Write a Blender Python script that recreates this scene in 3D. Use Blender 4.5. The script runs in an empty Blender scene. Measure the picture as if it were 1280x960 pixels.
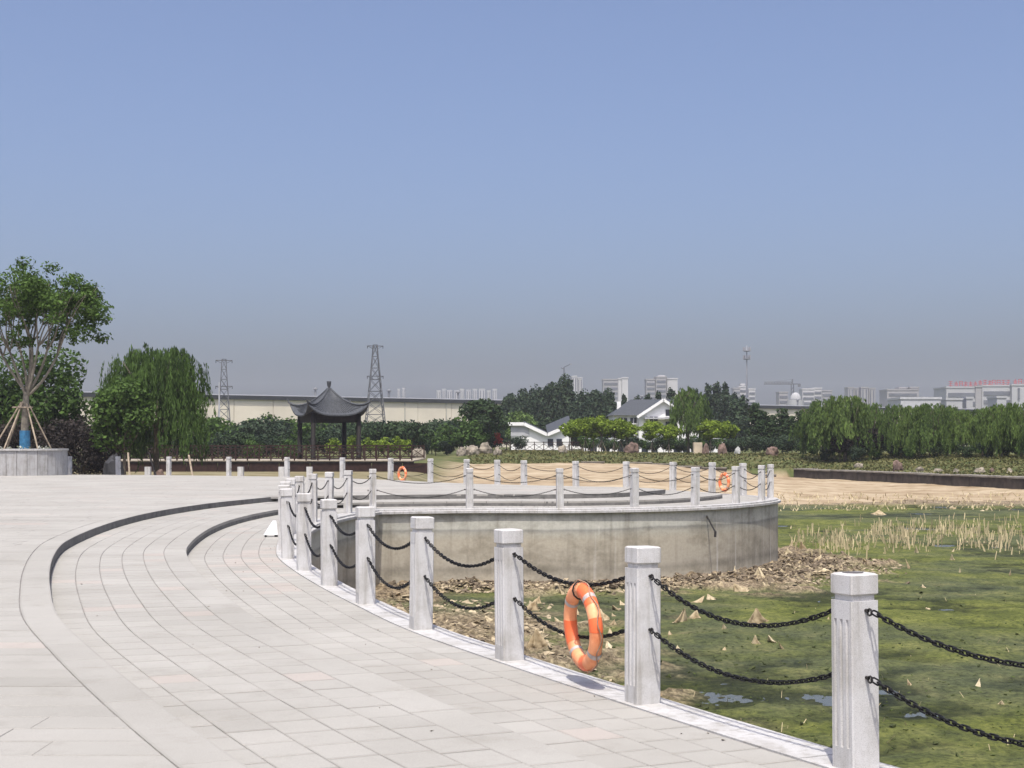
import bpy, math, random
import numpy as np
from mathutils import Vector, Matrix, noise as mnoise

R = math.radians
random.seed(7)
rng = np.random.default_rng(11)
sc = bpy.context.scene
COL = sc.collection

# ------------------------------------------------------------------ camera, sky, sun, exposure
F, HZ, CAMZ = 1900.0, 552.0, 1.6            # focal length and horizon in the photograph's 1280 px, eye height in metres
cam_d = bpy.data.cameras.new('camera')
cam_d.sensor_width = 36.0
cam_d.lens = F / 1280 * 36
cam_d.shift_y = (HZ - 480) / 1280
cam_d.clip_start, cam_d.clip_end = 0.1, 9000
cam = bpy.data.objects.new('camera', cam_d)
cam.location = (0, 0, CAMZ)
cam.rotation_euler = (R(90), 0, 0)
COL.objects.link(cam)
sc.camera = cam

SUN_E, SUN_A = 66.0, 7.0                   # elevation; light travels SUN_A degrees to the right of straight ahead
w = bpy.data.worlds.new('World')
sc.world = w
w.use_nodes = True
nt = w.node_tree
nt.nodes.clear()
sky = nt.nodes.new('ShaderNodeTexSky')
sky.sky_type = 'NISHITA'
sky.sun_disc = False
sky.sun_elevation = R(SUN_E)
sky.sun_rotation = R(180 + SUN_A)
sky.altitude = 0
sky.air_density = 0.7
sky.dust_density = 5.2
sky.ozone_density = 1.0
tint = nt.nodes.new('ShaderNodeMix')
tint.data_type = 'RGBA'
tint.blend_type = 'MULTIPLY'
tint.inputs[0].default_value = 1.0
tint.inputs[7].default_value = (0.972, 1.012, 1.14, 1)
bg = nt.nodes.new('ShaderNodeBackground')
bg.inputs['Strength'].default_value = 0.137
wo = nt.nodes.new('ShaderNodeOutputWorld')
nt.links.new(sky.outputs[0], tint.inputs[6])
nt.links.new(tint.outputs[2], bg.inputs[0])
nt.links.new(bg.outputs[0], wo.inputs[0])

sd = bpy.data.lights.new('sun', 'SUN')
sd.energy = 3.5
sd.angle = R(0.5)
sd.color = (1.0, 0.955, 0.88)
so = bpy.data.objects.new('sun', sd)
Ldir = Vector((math.cos(R(SUN_E)) * math.sin(R(SUN_A)), math.cos(R(SUN_E)) * math.cos(R(SUN_A)), -math.sin(R(SUN_E))))
so.rotation_euler = Ldir.to_track_quat('-Z', 'Y').to_euler()
so.location = (-20, -40, 60)
COL.objects.link(so)

vs = sc.view_settings
vs.view_transform = 'Standard'
vs.look = 'None'
vs.exposure = 0.4
vs.gamma = 1.0
vs.use_curve_mapping = False
sc.cycles.volume_bounces = 1
sc.cycles.max_bounces = 8
sc.cycles.transparent_max_bounces = 8
sc.cycles.use_denoising = True

# ------------------------------------------------------------------ survey helpers: photograph reading -> metres
def P(px, py, z=0.0):
    d = (CAMZ - z) * F / (py - HZ)
    return ((px - 640) / F * d, d)
def PX(px, d): return (px - 640) / F * d
def PZ(py, d): return CAMZ + (HZ - py) * d / F

# ------------------------------------------------------------------ materials
MATS = {}
def newmat(name):
    m = bpy.data.materials.new(name)
    m.use_nodes = True
    MATS[name] = m
    t = m.node_tree
    b = t.nodes['Principled BSDF']
    return m, t, b
def N(t, typ, **kw):
    n = t.nodes.new(typ)
    for k, v in kw.items():
        if k in n.inputs: n.inputs[k].default_value = v
        else: setattr(n, k, v)
    return n
def ramp(t, fac, stops, interp='LINEAR'):
    r = t.nodes.new('ShaderNodeValToRGB')
    r.color_ramp.interpolation = interp
    e = r.color_ramp.elements
    while len(e) > len(stops): e.remove(e[-1])
    while len(e) < len(stops): e.new(0.5)
    for el, (p, c) in zip(e, stops):
        el.position = p
        el.color = (*c, 1) if len(c) == 3 else c
    t.links.new(fac, r.inputs[0])
    return r.outputs[0]
def mixc(t, fac, a, b, mode='MIX'):
    n = t.nodes.new('ShaderNodeMix')
    n.data_type = 'RGBA'
    n.blend_type = mode
    for sock, v in ((n.inputs[0], fac), (n.inputs[6], a), (n.inputs[7], b)):
        if hasattr(v, 'links'): t.links.new(v, sock)
        elif isinstance(v, (int, float)): sock.default_value = v
        else: sock.default_value = (*v, 1)
    return n.outputs[2]
def coords(t, which='Object', scale=(1, 1, 1)):
    tc = t.nodes.new('ShaderNodeTexCoord')
    mp = t.nodes.new('ShaderNodeMapping')
    mp.inputs['Scale'].default_value = scale
    t.links.new(tc.outputs[which], mp.inputs[0])
    return mp.outputs[0]
def worldpos(t, scale=(1, 1, 1)):
    g = t.nodes.new('ShaderNodeNewGeometry')
    mp = t.nodes.new('ShaderNodeMapping')
    mp.inputs['Scale'].default_value = scale
    t.links.new(g.outputs['Position'], mp.inputs[0])
    return mp.outputs[0]
def noise(t, vec, scale, detail=4, rough=0.55):
    n = N(t, 'ShaderNodeTexNoise', Scale=scale, Detail=detail, Roughness=rough)
    t.links.new(vec, n.inputs['Vector'])
    return n.outputs[0]
def attr(t, name):
    a = t.nodes.new('ShaderNodeAttribute')
    a.attribute_name = name
    return a
def bump(t, b, h, strength=0.3, dist=0.02):
    n = N(t, 'ShaderNodeBump', Strength=strength, Distance=dist)
    t.links.new(h, n.inputs['Height'])
    t.links.new(n.outputs[0], b.inputs['Normal'])

def simple(name, c, rough=0.7, var=0.25, scale=6.0, c2=None, metal=0.0, bmp=0.0, space='world', detail=4, spec=0.35):
    m, t, b = newmat(name)
    v = worldpos(t) if space == 'world' else coords(t)
    n = noise(t, v, scale, detail)
    a = tuple(x * (1 - var) for x in c)
    z = tuple(min(1, x * (1 + var)) for x in (c2 or c))
    t.links.new(ramp(t, n, [(0.3, a), (0.7, z)]), b.inputs['Base Color'])
    b.inputs['Roughness'].default_value = rough
    b.inputs['Metallic'].default_value = metal
    b.inputs['Specular IOR Level'].default_value = spec
    if bmp: bump(t, b, n, bmp, 0.02)
    return m

def granite(name, dark, light, pink, speck=0.2, rough=0.75):
    m, t, b = newmat(name)
    v = worldpos(t)
    ti = attr(t, 'tint').outputs['Fac']
    base = ramp(t, ti, [(0.0, dark), (0.86, light), (0.9, pink), (1.0, tuple(x * 1.06 for x in pink))])
    sp = noise(t, v, 170, 2, 0.7)
    spc = ramp(t, sp, [(0.32, (1 - speck,) * 3), (0.6, (1, 1, 1))])
    c = mixc(t, 1.0, base, spc, 'MULTIPLY')
    st = noise(t, v, 0.55, 6, 0.62)
    c = mixc(t, 1.0, c, ramp(t, st, [(0.3, (0.84, 0.835, 0.82)), (0.62, (1, 1, 1))]), 'MULTIPLY')
    st2 = noise(t, v, 2.6, 8, 0.75)
    c = mixc(t, 1.0, c, ramp(t, st2, [(0.3, (0.86, 0.85, 0.83)), (0.46, (1, 1, 1))]), 'MULTIPLY')
    so_ = attr(t, 'soil').outputs['Fac']
    sn_ = noise(t, v, 1.3, 4, 0.6)
    mm_ = N(t, 'ShaderNodeMath', operation='MULTIPLY'); t.links.new(so_, mm_.inputs[0])
    t.links.new(ramp(t, sn_, [(0.3, (0.10, 0.10, 0.10)), (0.62, (0.42, 0.42, 0.42))]), mm_.inputs[1])
    c = mixc(t, mm_.outputs[0], c, (0.20, 0.19, 0.17))
    t.links.new(c, b.inputs['Base Color'])
    b.inputs['Roughness'].default_value = rough
    b.inputs['Specular IOR Level'].default_value = 0.3
    bump(t, b, sp, 0.15, 0.004)
    return m

M_PAVE = granite('paving granite', (0.342, 0.328, 0.295), (0.398, 0.382, 0.346), (0.398, 0.36, 0.322), 0.18)
M_JOINT = simple('paving joint sand', (0.20, 0.188, 0.175), 0.95, 0.3, 14)
M_RISER = simple('darkened riser granite', (0.14, 0.135, 0.126), 0.9, 0.3, 5)  # base colour lowered to deepen the shade on the step risers

def stone_mat(name, c, speck_dark=0.62):
    m, t, b = newmat(name)
    v = worldpos(t)
    sp = noise(t, v, 260, 2, 0.75)
    spc = ramp(t, sp, [(0.30, (speck_dark,) * 3), (0.52, (1, 1, 1))])
    st = noise(t, v, 3.2, 6, 0.65)
    stc = ramp(t, st, [(0.28, (0.72, 0.70, 0.66)), (0.55, (1, 1, 1))])
    sep = N(t, 'ShaderNodeSeparateXYZ')
    g = t.nodes.new('ShaderNodeNewGeometry')
    t.links.new(g.outputs['Position'], sep.inputs[0])
    drip = noise(t, worldpos(t, (14, 14, 0.9)), 1.0, 4, 0.6)
    dc = ramp(t, drip, [(0.36, (0.70, 0.68, 0.64)), (0.5, (1, 1, 1))])
    cc = mixc(t, 1.0, spc, stc, 'MULTIPLY')
    cc = mixc(t, 0.7, cc, dc, 'MULTIPLY')
    cc = mixc(t, 1.0, cc, c, 'MULTIPLY')
    t.links.new(cc, b.inputs['Base Color'])
    b.inputs['Roughness'].default_value = 0.72
    b.inputs['Specular IOR Level'].default_value = 0.3
    bump(t, b, sp, 0.2, 0.003)
    return m
M_POST = stone_mat('post granite', (0.585, 0.575, 0.56))
M_COPE = stone_mat('coping granite', (0.50, 0.49, 0.475))
M_PLANTER = stone_mat('planter granite', (0.40, 0.395, 0.39), 0.6)
M_CHAIN = simple('black chain iron', (0.008, 0.008, 0.009), 0.6, 0.5, 60, spec=0.25)
M_RUST = simple('dark bolt iron', (0.02, 0.018, 0.017), 0.6, 0.5, 80)

sK0 = 40.8                                             # arc length of the terrace corner
def wall_mat():
    m, t, b = newmat('stained concrete wall')
    uv = t.nodes.new('ShaderNodeUVMap')
    uv.uv_map = 'UVMap'
    sep = N(t, 'ShaderNodeSeparateXYZ')
    t.links.new(uv.outputs[0], sep.inputs[0])
    def mp(s):
        n = t.nodes.new('ShaderNodeMapping'); n.inputs['Scale'].default_value = s
        t.links.new(uv.outputs[0], n.inputs[0]); return n.outputs[0]
    wob = noise(t, mp((0.35, 0.8, 1)), 1.0, 4, 0.6)
    mth = N(t, 'ShaderNodeMath', operation='MULTIPLY_ADD')
    t.links.new(wob, mth.inputs[0]); mth.inputs[1].default_value = 0.16
    t.links.new(sep.outputs[1], mth.inputs[2])            # z plus a little wobble: tide marks
    mr = N(t, 'ShaderNodeMapRange'); mr.inputs[1].default_value = -1.9; mr.inputs[2].default_value = 0.08
    t.links.new(mth.outputs[0], mr.inputs[0])
    band = ramp(t, mr.outputs[0], [(0.0, (0.382, 0.337, 0.262)), (0.16, (0.422, 0.380, 0.296)), (0.23, (0.341, 0.309, 0.242)), (0.27, (0.300, 0.273, 0.215)), (0.33, (0.396, 0.359, 0.284)),
                                   (0.62, (0.422, 0.380, 0.296)), (0.70, (0.409, 0.387, 0.318)), (0.745, (0.300, 0.294, 0.257)), (0.77, (0.491, 0.481, 0.415)), (0.90, (0.491, 0.481, 0.415)), (0.95, (0.368, 0.366, 0.325)), (1.0, (0.288, 0.292, 0.270))])
    st = noise(t, mp((2.6, 0.16, 1)), 1.0, 5, 0.65)
    c = mixc(t, 1.0, band, ramp(t, st, [(0.30, (0.66, 0.64, 0.62)), (0.5, (1, 1, 1)), (0.66, (1, 1, 1)), (0.72, (1.3, 1.3, 1.3))]), 'MULTIPLY')
    bl = noise(t, mp((0.9, 1.3, 1)), 1.0, 6, 0.68)
    c = mixc(t, 1.0, c, ramp(t, bl, [(0.34, (0.62, 0.61, 0.58)), (0.54, (1, 1, 1))]), 'MULTIPLY')
    dr = noise(t, mp((5.5, 0.10, 1)), 1.0, 3, 0.5)
    df = ramp(t, dr, [(0.60, (0, 0, 0)), (0.68, (1, 1, 1))])
    far = N(t, 'ShaderNodeMapRange'); far.inputs[1].default_value = sK0 + 2; far.inputs[2].default_value = sK0 + 9
    t.links.new(sep.outputs[0], far.inputs[0])
    mm = N(t, 'ShaderNodeMath', operation='MULTIPLY'); t.links.new(df, mm.inputs[0]); t.links.new(far.outputs[0], mm.inputs[1])
    mm2 = N(t, 'ShaderNodeMath', operation='MULTIPLY'); t.links.new(mm.outputs[0], mm2.inputs[0]); mm2.inputs[1].default_value = 0.6
    c = mixc(t, mm2.outputs[0], c, (0.62, 0.59, 0.54))
    fine = noise(t, mp((14, 14, 1)), 1.0, 4, 0.6)
    c = mixc(t, 1.0, c, ramp(t, fine, [(0.3, (0.86, 0.86, 0.86)), (0.6, (1, 1, 1))]), 'MULTIPLY')
    t.links.new(c, b.inputs['Base Color'])
    b.inputs['Roughness'].default_value = 0.9
    bump(t, b, fine, 0.25, 0.01)
    return m
M_WALL = wall_mat()

def ground_mat():
    m, t, b = newmat('bank soil and sand')
    v = worldpos(t)
    s = attr(t, 'sand').outputs['Fac']
    n1 = noise(t, v, 0.6, 6, 0.65)
    n2 = noise(t, worldpos(t, (0.5, 1.2, 1)), 0.25, 5, 0.6)
    grass = ramp(t, n1, [(0.3, (0.045, 0.062, 0.022)), (0.5, (0.085, 0.098, 0.035)), (0.7, (0.17, 0.145, 0.075))])
    sand = ramp(t, n2, [(0.3, (0.25, 0.185, 0.115)), (0.48, (0.36, 0.285, 0.19)), (0.62, (0.42, 0.345, 0.24)), (0.75, (0.25, 0.19, 0.115))])
    sand = mixc(t, 1.0, sand, ramp(t, n1, [(0.34, (0.62, 0.58, 0.5)), (0.56, (1, 1, 1))]), 'MULTIPLY')
    c = mixc(t, s, grass, sand)
    t.links.new(c, b.inputs['Base Color'])
    b.inputs['Roughness'].default_value = 0.95
    b.inputs['Specular IOR Level'].default_value = 0.1
    bump(t, b, n1, 0.6, 0.15)
    return m
M_GROUND = ground_mat()

def pond_mat():
    m, t, b = newmat('algae mat and mud')
    v = worldpos(t)
    dry = attr(t, 'dry').outputs['Fac']
    hgt = attr(t, 'lift').outputs['Fac']
    n1 = noise(t, worldpos(t, (1, 0.7, 1)), 1.1, 7, 0.68)
    n2 = noise(t, worldpos(t, (1, 0.75, 1)), 11.0, 7, 0.75)
    n3 = noise(t, worldpos(t, (0.5, 0.8, 1)), 0.22, 4, 0.6)
    alg = ramp(t, n1, [(0.28, (0.04, 0.048, 0.014)), (0.42, (0.085, 0.1, 0.02)), (0.54, (0.128, 0.142, 0.032)), (0.68, (0.178, 0.188, 0.05))])
    alg2 = ramp(t, n1, [(0.28, (0.035, 0.045, 0.024)), (0.5, (0.085, 0.098, 0.042)), (0.72, (0.15, 0.15, 0.065))])
    alg = mixc(t, ramp(t, n3, [(0.42, (0, 0, 0)), (0.56, (1, 1, 1))]), alg2, alg)
    alg = mixc(t, 1.0, alg, ramp(t, n2, [(0.33, (0.30, 0.31, 0.30)), (0.52, (1, 1, 1)), (0.7, (1.5, 1.42, 1.3))]), 'MULTIPLY')
    mud = ramp(t, n2, [(0.28, (0.055, 0.042, 0.03)), (0.45, (0.15, 0.115, 0.075)), (0.56, (0.34, 0.27, 0.175)), (0.7, (0.5, 0.41, 0.27))])
    mud = mixc(t, 1.0, mud, ramp(t, n1, [(0.36, (0.5, 0.47, 0.42)), (0.58, (1.1, 1.1, 1.1))]), 'MULTIPLY')
    c = mixc(t, dry, alg, mud)
    wet = ramp(t, hgt, [(0.38, (0.35, 0.37, 0.36)), (0.55, (1, 1, 1))])
    c = mixc(t, 1.0, c, wet, 'MULTIPLY')
    t.links.new(c, b.inputs['Base Color'])
    b.inputs['Roughness'].default_value = 0.85
    b.inputs['Specular IOR Level'].default_value = 0.2
    bump(t, b, n2, 0.9, 0.06)
    return m
M_POND = pond_mat()

def water_mat():
    m, t, b = newmat('shallow murky water')
    v = worldpos(t)
    n = noise(t, v, 3.0, 3)
    b.inputs['Base Color'].default_value = (0.07, 0.075, 0.06, 1)
    b.inputs['Roughness'].default_value = 0.22
    b.inputs['IOR'].default_value = 1.33
    bump(t, b, n, 0.04, 0.02)
    return m
M_WATER = water_mat()

def leaf_mat(name, dark, light, trans=0.3):
    m, t, b = newmat(name)
    ti = attr(t, 'tint').outputs['Fac']
    rnd = t.nodes.new('ShaderNodeObjectInfo').outputs['Random']
    c = ramp(t, ti, [(0.0, dark), (0.75, light), (1.0, tuple(min(1, x * 1.35) for x in light))])
    c = mixc(t, 1.0, c, ramp(t, rnd, [(0, (0.85, 0.87, 0.85)), (1, (1.1, 1.08, 1.0))]), 'MULTIPLY')
    t.links.new(c, b.inputs['Base Color'])
    b.inputs['Roughness'].default_value = 0.65
    b.inputs['Specular IOR Level'].default_value = 0.12
    tr = t.nodes.new('ShaderNodeBsdfTranslucent')
    t.links.new(c, tr.inputs[0])
    mx = t.nodes.new('ShaderNodeMixShader')
    mx.inputs[0].default_value = trans
    t.links.new(b.outputs[0], mx.inputs[1]); t.links.new(tr.outputs[0], mx.inputs[2])
    t.links.new(mx.outputs[0], t.nodes['Material Output'].inputs[0])
    return m
L_MID = leaf_mat('mid green leaves', (0.030, 0.056, 0.016), (0.082, 0.142, 0.032))
L_DARK = leaf_mat('dark green leaves', (0.016, 0.028, 0.014), (0.042, 0.07, 0.028), 0.2)
L_WILLOW = leaf_mat('willow leaves', (0.042, 0.074, 0.02), (0.13, 0.195, 0.052))
L_WILLOW2 = leaf_mat('dark willow leaves', (0.03, 0.056, 0.016), (0.095, 0.158, 0.038))
L_LIME = leaf_mat('lime green leaves', (0.07, 0.11, 0.015), (0.20, 0.275, 0.032))
L_PURPLE = leaf_mat('purple plum leaves', (0.014, 0.013, 0.012), (0.036, 0.028, 0.025), 0.1)
L_BLUEDARK = leaf_mat('grey green evergreen leaves', (0.016, 0.028, 0.018), (0.044, 0.068, 0.038), 0.15)
L_RED = leaf_mat('red leaves', (0.35, 0.03, 0.02), (0.62, 0.09, 0.06))
L_GRASS = leaf_mat('bank grass', (0.045, 0.06, 0.02), (0.15, 0.14, 0.06))
M_BARK = simple('bark', (0.10, 0.082, 0.062), 0.9, 0.4, 8, space='obj')
M_PALEBARK = simple('pale bark', (0.18, 0.16, 0.125), 0.9, 0.35, 8, space='obj')
M_POLE = simple('debarked support pole', (0.32, 0.26, 0.19), 0.85, 0.3, 5)
M_BLUE = simple('blue trunk wrap', (0.035, 0.15, 0.28), 0.6, 0.3, 9)
M_TILE = simple('grey roof tile', (0.055, 0.06, 0.067), 0.7, 0.3, 7)
M_DKWOOD = simple('dark stained timber', (0.011, 0.009, 0.008), 0.7, 0.4, 4, spec=0.2)
M_REDWOOD = simple('dark red brown timber', (0.03, 0.015, 0.012), 0.7, 0.4, 4, spec=0.2)
M_DECK = simple('weathered deck edge', (0.30, 0.26, 0.2), 0.85, 0.3, 3)
M_CREAM = simple('cream wall cladding', (0.66, 0.60, 0.48), 0.7, 0.09, 0.15)
M_CREAM2 = simple('stained cream strip', (0.42, 0.40, 0.34), 0.8, 0.2, 0.4)
M_BLACKTRIM = simple('black roof edge', (0.03, 0.032, 0.035), 0.6, 0.3, 0.5)
M_GREYROOF = simple('grey sheet roof', (0.20, 0.205, 0.21), 0.7, 0.15, 0.2)
M_WHITE = simple('white render', (0.78, 0.77, 0.74), 0.8, 0.06, 1.0)
M_GREYW = simple('grey render', (0.42, 0.42, 0.43), 0.8, 0.1, 1.0)
M_GLASS = simple('dark window glass', (0.03, 0.035, 0.045), 0.2, 0.3, 1.0, spec=0.5)
M_BLDG = simple('pale apartment render', (0.45, 0.44, 0.43), 0.8, 0.08, 0.05)
M_BLDG2 = simple('beige grey apartment render', (0.29, 0.28, 0.275), 0.8, 0.08, 0.05)
M_BLDG3 = simple('dull white render', (0.37, 0.37, 0.37), 0.8, 0.08, 0.05)
M_BWIN = simple('far window band', (0.12, 0.125, 0.14), 0.4, 0.2, 0.1)
M_STEEL = simple('galvanised lattice steel', (0.11, 0.113, 0.12), 0.6, 0.2, 1)
M_STEELW = simple('white painted mast', (0.30, 0.30, 0.32), 0.6, 0.1, 1)
M_REDSIGN = simple('red sign face', (0.42, 0.09, 0.09), 0.6, 0.15, 1)
M_ROCK = simple('pale rock', (0.23, 0.20, 0.155), 0.9, 0.45, 1.5, bmp=0.6)
M_REDROCK = simple('reddish rock', (0.14, 0.095, 0.075), 0.9, 0.45, 1.5, bmp=0.6)
M_DARKROCK = simple('dark rock', (0.035, 0.035, 0.038), 0.85, 0.35, 2, bmp=0.6)
M_BANKW = simple('dark bank wall stone', (0.055, 0.045, 0.038), 0.95, 0.5, 1.6, bmp=0.5)
M_BANKC = simple('pale bank coping', (0.21, 0.19, 0.16), 0.9, 0.3, 1.2)
def dryleaf(name, lo, hi):
    m, t, b = newmat(name)
    rnd = t.nodes.new('ShaderNodeObjectInfo').outputs['Random']
    n = noise(t, worldpos(t), 9, 5, 0.65)
    c = ramp(t, rnd, [(0, lo), (1, hi)])
    c = mixc(t, 1.0, c, ramp(t, n, [(0.3, (0.55, 0.5, 0.42)), (0.6, (1.1, 1.1, 1.1))]), 'MULTIPLY')
    t.links.new(c, b.inputs['Base Color'])
    b.inputs['Roughness'].default_value = 0.9
    b.inputs['Specular IOR Level'].default_value = 0.15
    bump(t, b, n, 0.5, 0.03)
    return m
M_DRYLEAF = dryleaf('dry lotus leaf', (0.33, 0.26, 0.16), (0.50, 0.43, 0.29))
M_LITTER = simple('tan plant litter', (0.33, 0.27, 0.175), 0.95, 0.4, 6)
M_STRAW = simple('dry straw', (0.40, 0.335, 0.2), 0.9, 0.35, 3)
M_CLOD = simple('dark mud clods', (0.14, 0.11, 0.075), 0.95, 0.45, 9)
M_ORANGE = simple('orange life ring vinyl', (0.86, 0.27, 0.11), 0.5, 0.15, 9, c2=(0.90, 0.40, 0.20))
M_DKORANGE = simple('deep orange band', (0.84, 0.17, 0.06), 0.45, 0.1, 8)
M_BAND = simple('silver reflective band', (0.46, 0.40, 0.37), 0.5, 0.2, 20)
M_ROPE = simple('grubby rope', (0.34, 0.22, 0.15), 0.9, 0.3, 40)
M_PLASTICW = simple('white plastic', (0.80, 0.80, 0.80), 0.45, 0.05, 6)
M_BLACK = simple('black rubber', (0.015, 0.015, 0.015), 0.6, 0.2, 8)
M_PILLAR = simple('beige sign stone', (0.50, 0.42, 0.30), 0.85, 0.15, 2)

# ------------------------------------------------------------------ mesh helpers
def link(name, me, mat, parent=None, smooth=False):
    o = bpy.data.objects.new(name, me)
    COL.objects.link(o)
    if mat and not me.materials: me.materials.append(mat)
    if parent: o.parent = parent
    if smooth: me.polygons.foreach_set('use_smooth', [True] * len(me.polygons))
    return o
def tag(o, label=None, cat=None, group=None, kind=None):
    if label: o['label'] = label
    if cat: o['category'] = cat
    if group: o['group'] = group
    if kind: o['kind'] = kind
    return o
def thing(name, label, cat, loc=(0, 0, 0), rz=0.0, group=None):
    o = bpy.data.objects.new(name, None)
    o.empty_display_size = 0.2
    COL.objects.link(o)
    o.location = loc
    o.rotation_euler = (0, 0, rz)
    return tag(o, label, cat, group)
def copy_tree(o, parent=None):
    c = o.copy()
    COL.objects.link(c)
    c.parent = parent
    for ch in o.children: copy_tree(ch, c)
    return c
def place_copy(o, loc, rz=0, s=1, label=None, group=None):
    c = copy_tree(o)
    c.location = loc
    c.rotation_euler = (0, 0, rz)
    c.scale = s if hasattr(s, '__len__') else (s, s, s)
    if label: c['label'] = label
    if group: c['group'] = group
    return c

class MB:
    def __init__(s): s.v, s.f = [], []
    def add(s, vs, fs):
        k = len(s.v)
        s.v += [tuple(x) for x in vs]
        s.f += [tuple(i + k for i in f) for f in fs]
        return s
    def box(s, c, d, rz=0.0, M=None):
        x, y, z = d[0] / 2, d[1] / 2, d[2] / 2
        vs = [Vector(p) for p in ((-x, -y, -z), (x, -y, -z), (x, y, -z), (-x, y, -z), (-x, -y, z), (x, -y, z), (x, y, z), (-x, y, z))]
        if M is None: M = Matrix.Translation(c) @ Matrix.Rotation(rz, 4, 'Z')
        return s.add([M @ p for p in vs], [(0, 3, 2, 1), (4, 5, 6, 7), (0, 1, 5, 4), (1, 2, 6, 5), (2, 3, 7, 6), (3, 0, 4, 7)])
    def bar(s, a, b, wx, wy=None, up=(0, 0, 1)):
        a, b = Vector(a), Vector(b)
        wy = wy or wx
        d = (b - a)
        if d.length < 1e-6: return s
        z = d.normalized()
        u = Vector(up)
        if abs(z.dot(u)) > 0.98: u = Vector((0, 1, 0))
        x = z.cross(u).normalized(); y = z.cross(x)
        vs = []
        for p in (a, b):
            for sx, sy in ((-1, -1), (1, -1), (1, 1), (-1, 1)): vs.append(p + x * sx * wx / 2 + y * sy * wy / 2)
        return s.add(vs, [(3, 2, 1, 0), (4, 5, 6, 7), (0, 1, 5, 4), (1, 2, 6, 5), (2, 3, 7, 6), (3, 0, 4, 7)])
    def tube(s, pts, rad, n=6, closed=False):
        pts = [Vector(p) for p in pts]
        m = len(pts)
        if not hasattr(rad, '__len__'): rad = [rad] * m
        vs, fs = [], []
        prev = None
        for i, p in enumerate(pts):
            if closed: d = pts[(i + 1) % m] - pts[i - 1]
            else: d = pts[min(i + 1, m - 1)] - pts[max(i - 1, 0)]
            d.normalize()
            u = prev if prev is not None else (Vector((0, 0, 1)) if abs(d.z) < 0.9 else Vector((1, 0, 0)))
            x = (u - d * u.dot(d)).normalized()
            prev = x
            y = d.cross(x)
            for k in range(n):
                a = 2 * math.pi * k / n
                vs.append(p + (x * math.cos(a) + y * math.sin(a)) * rad[i])
        for i in range(m if closed else m - 1):
            j = (i + 1) % m
            for k in range(n):
                fs.append((i * n + k, i * n + (k + 1) % n, j * n + (k + 1) % n, j * n + k))
        if not closed:
            fs.append(tuple(range(n - 1, -1, -1)))
            fs.append(tuple((m - 1) * n + k for k in range(n)))
        return s.add(vs, fs)
    def lathe(s, prof, n=16, c=(0, 0, 0), cap=True):
        vs, fs = [], []
        for r, z in prof:
            for k in range(n):
                a = 2 * math.pi * k / n
                vs.append((c[0] + r * math.cos(a), c[1] + r * math.sin(a), c[2] + z))
        for i in range(len(prof) - 1):
            for k in range(n):
                fs.append((i * n + k, i * n + (k + 1) % n, (i + 1) * n + (k + 1) % n, (i + 1) * n + k))
        if cap:
            fs.append(tuple(range(n - 1, -1, -1)))
            fs.append(tuple((len(prof) - 1) * n + k for k in range(n)))
        return s.add(vs, fs)
    def prism(s, poly, z0, z1, caps=True):
        n = len(poly)
        vs = [(x, y, z0) for x, y in poly] + [(x, y, z1) for x, y in poly]
        fs = [(i, (i + 1) % n, n + (i + 1) % n, n + i) for i in range(n)]
        if caps: fs += [tuple(range(n - 1, -1, -1)), tuple(range(n, 2 * n))]
        return s.add(vs, fs)
    def mesh(s, name='mesh'):
        me = bpy.data.meshes.new(name)
        me.from_pydata(s.v, [], s.f)
        me.update()
        return me
    def build(s, name, mat, parent=None, smooth=False):
        return link(name, s.mesh(name), mat, parent, smooth)

def quads_mesh(name, V, Q, tint=None, smooth=False, attrs=None):
    """V (n,3), Q (m,4) numpy arrays -> mesh, with an optional value per face and per point"""
    me = bpy.data.meshes.new(name)
    V = np.asarray(V, np.float32); Q = np.asarray(Q, np.int32)
    me.vertices.add(len(V)); me.vertices.foreach_set('co', V.ravel())
    me.loops.add(Q.size); me.loops.foreach_set('vertex_index', Q.ravel())
    me.polygons.add(len(Q))
    me.polygons.foreach_set('loop_start', np.arange(0, Q.size, Q.shape[1], dtype=np.int32))
    me.update(calc_edges=True)
    if tint is not None:
        a = me.attributes.new('tint', 'FLOAT', 'FACE')
        a.data.foreach_set('value', np.asarray(tint, np.float32))
    for k, v in (attrs or {}).items():
        a = me.attributes.new(k, 'FLOAT', 'POINT')
        a.data.foreach_set('value', np.asarray(v, np.float32))
    me.polygons.foreach_set('use_smooth', np.full(len(Q), bool(smooth)))
    me.validate()
    return me

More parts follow.
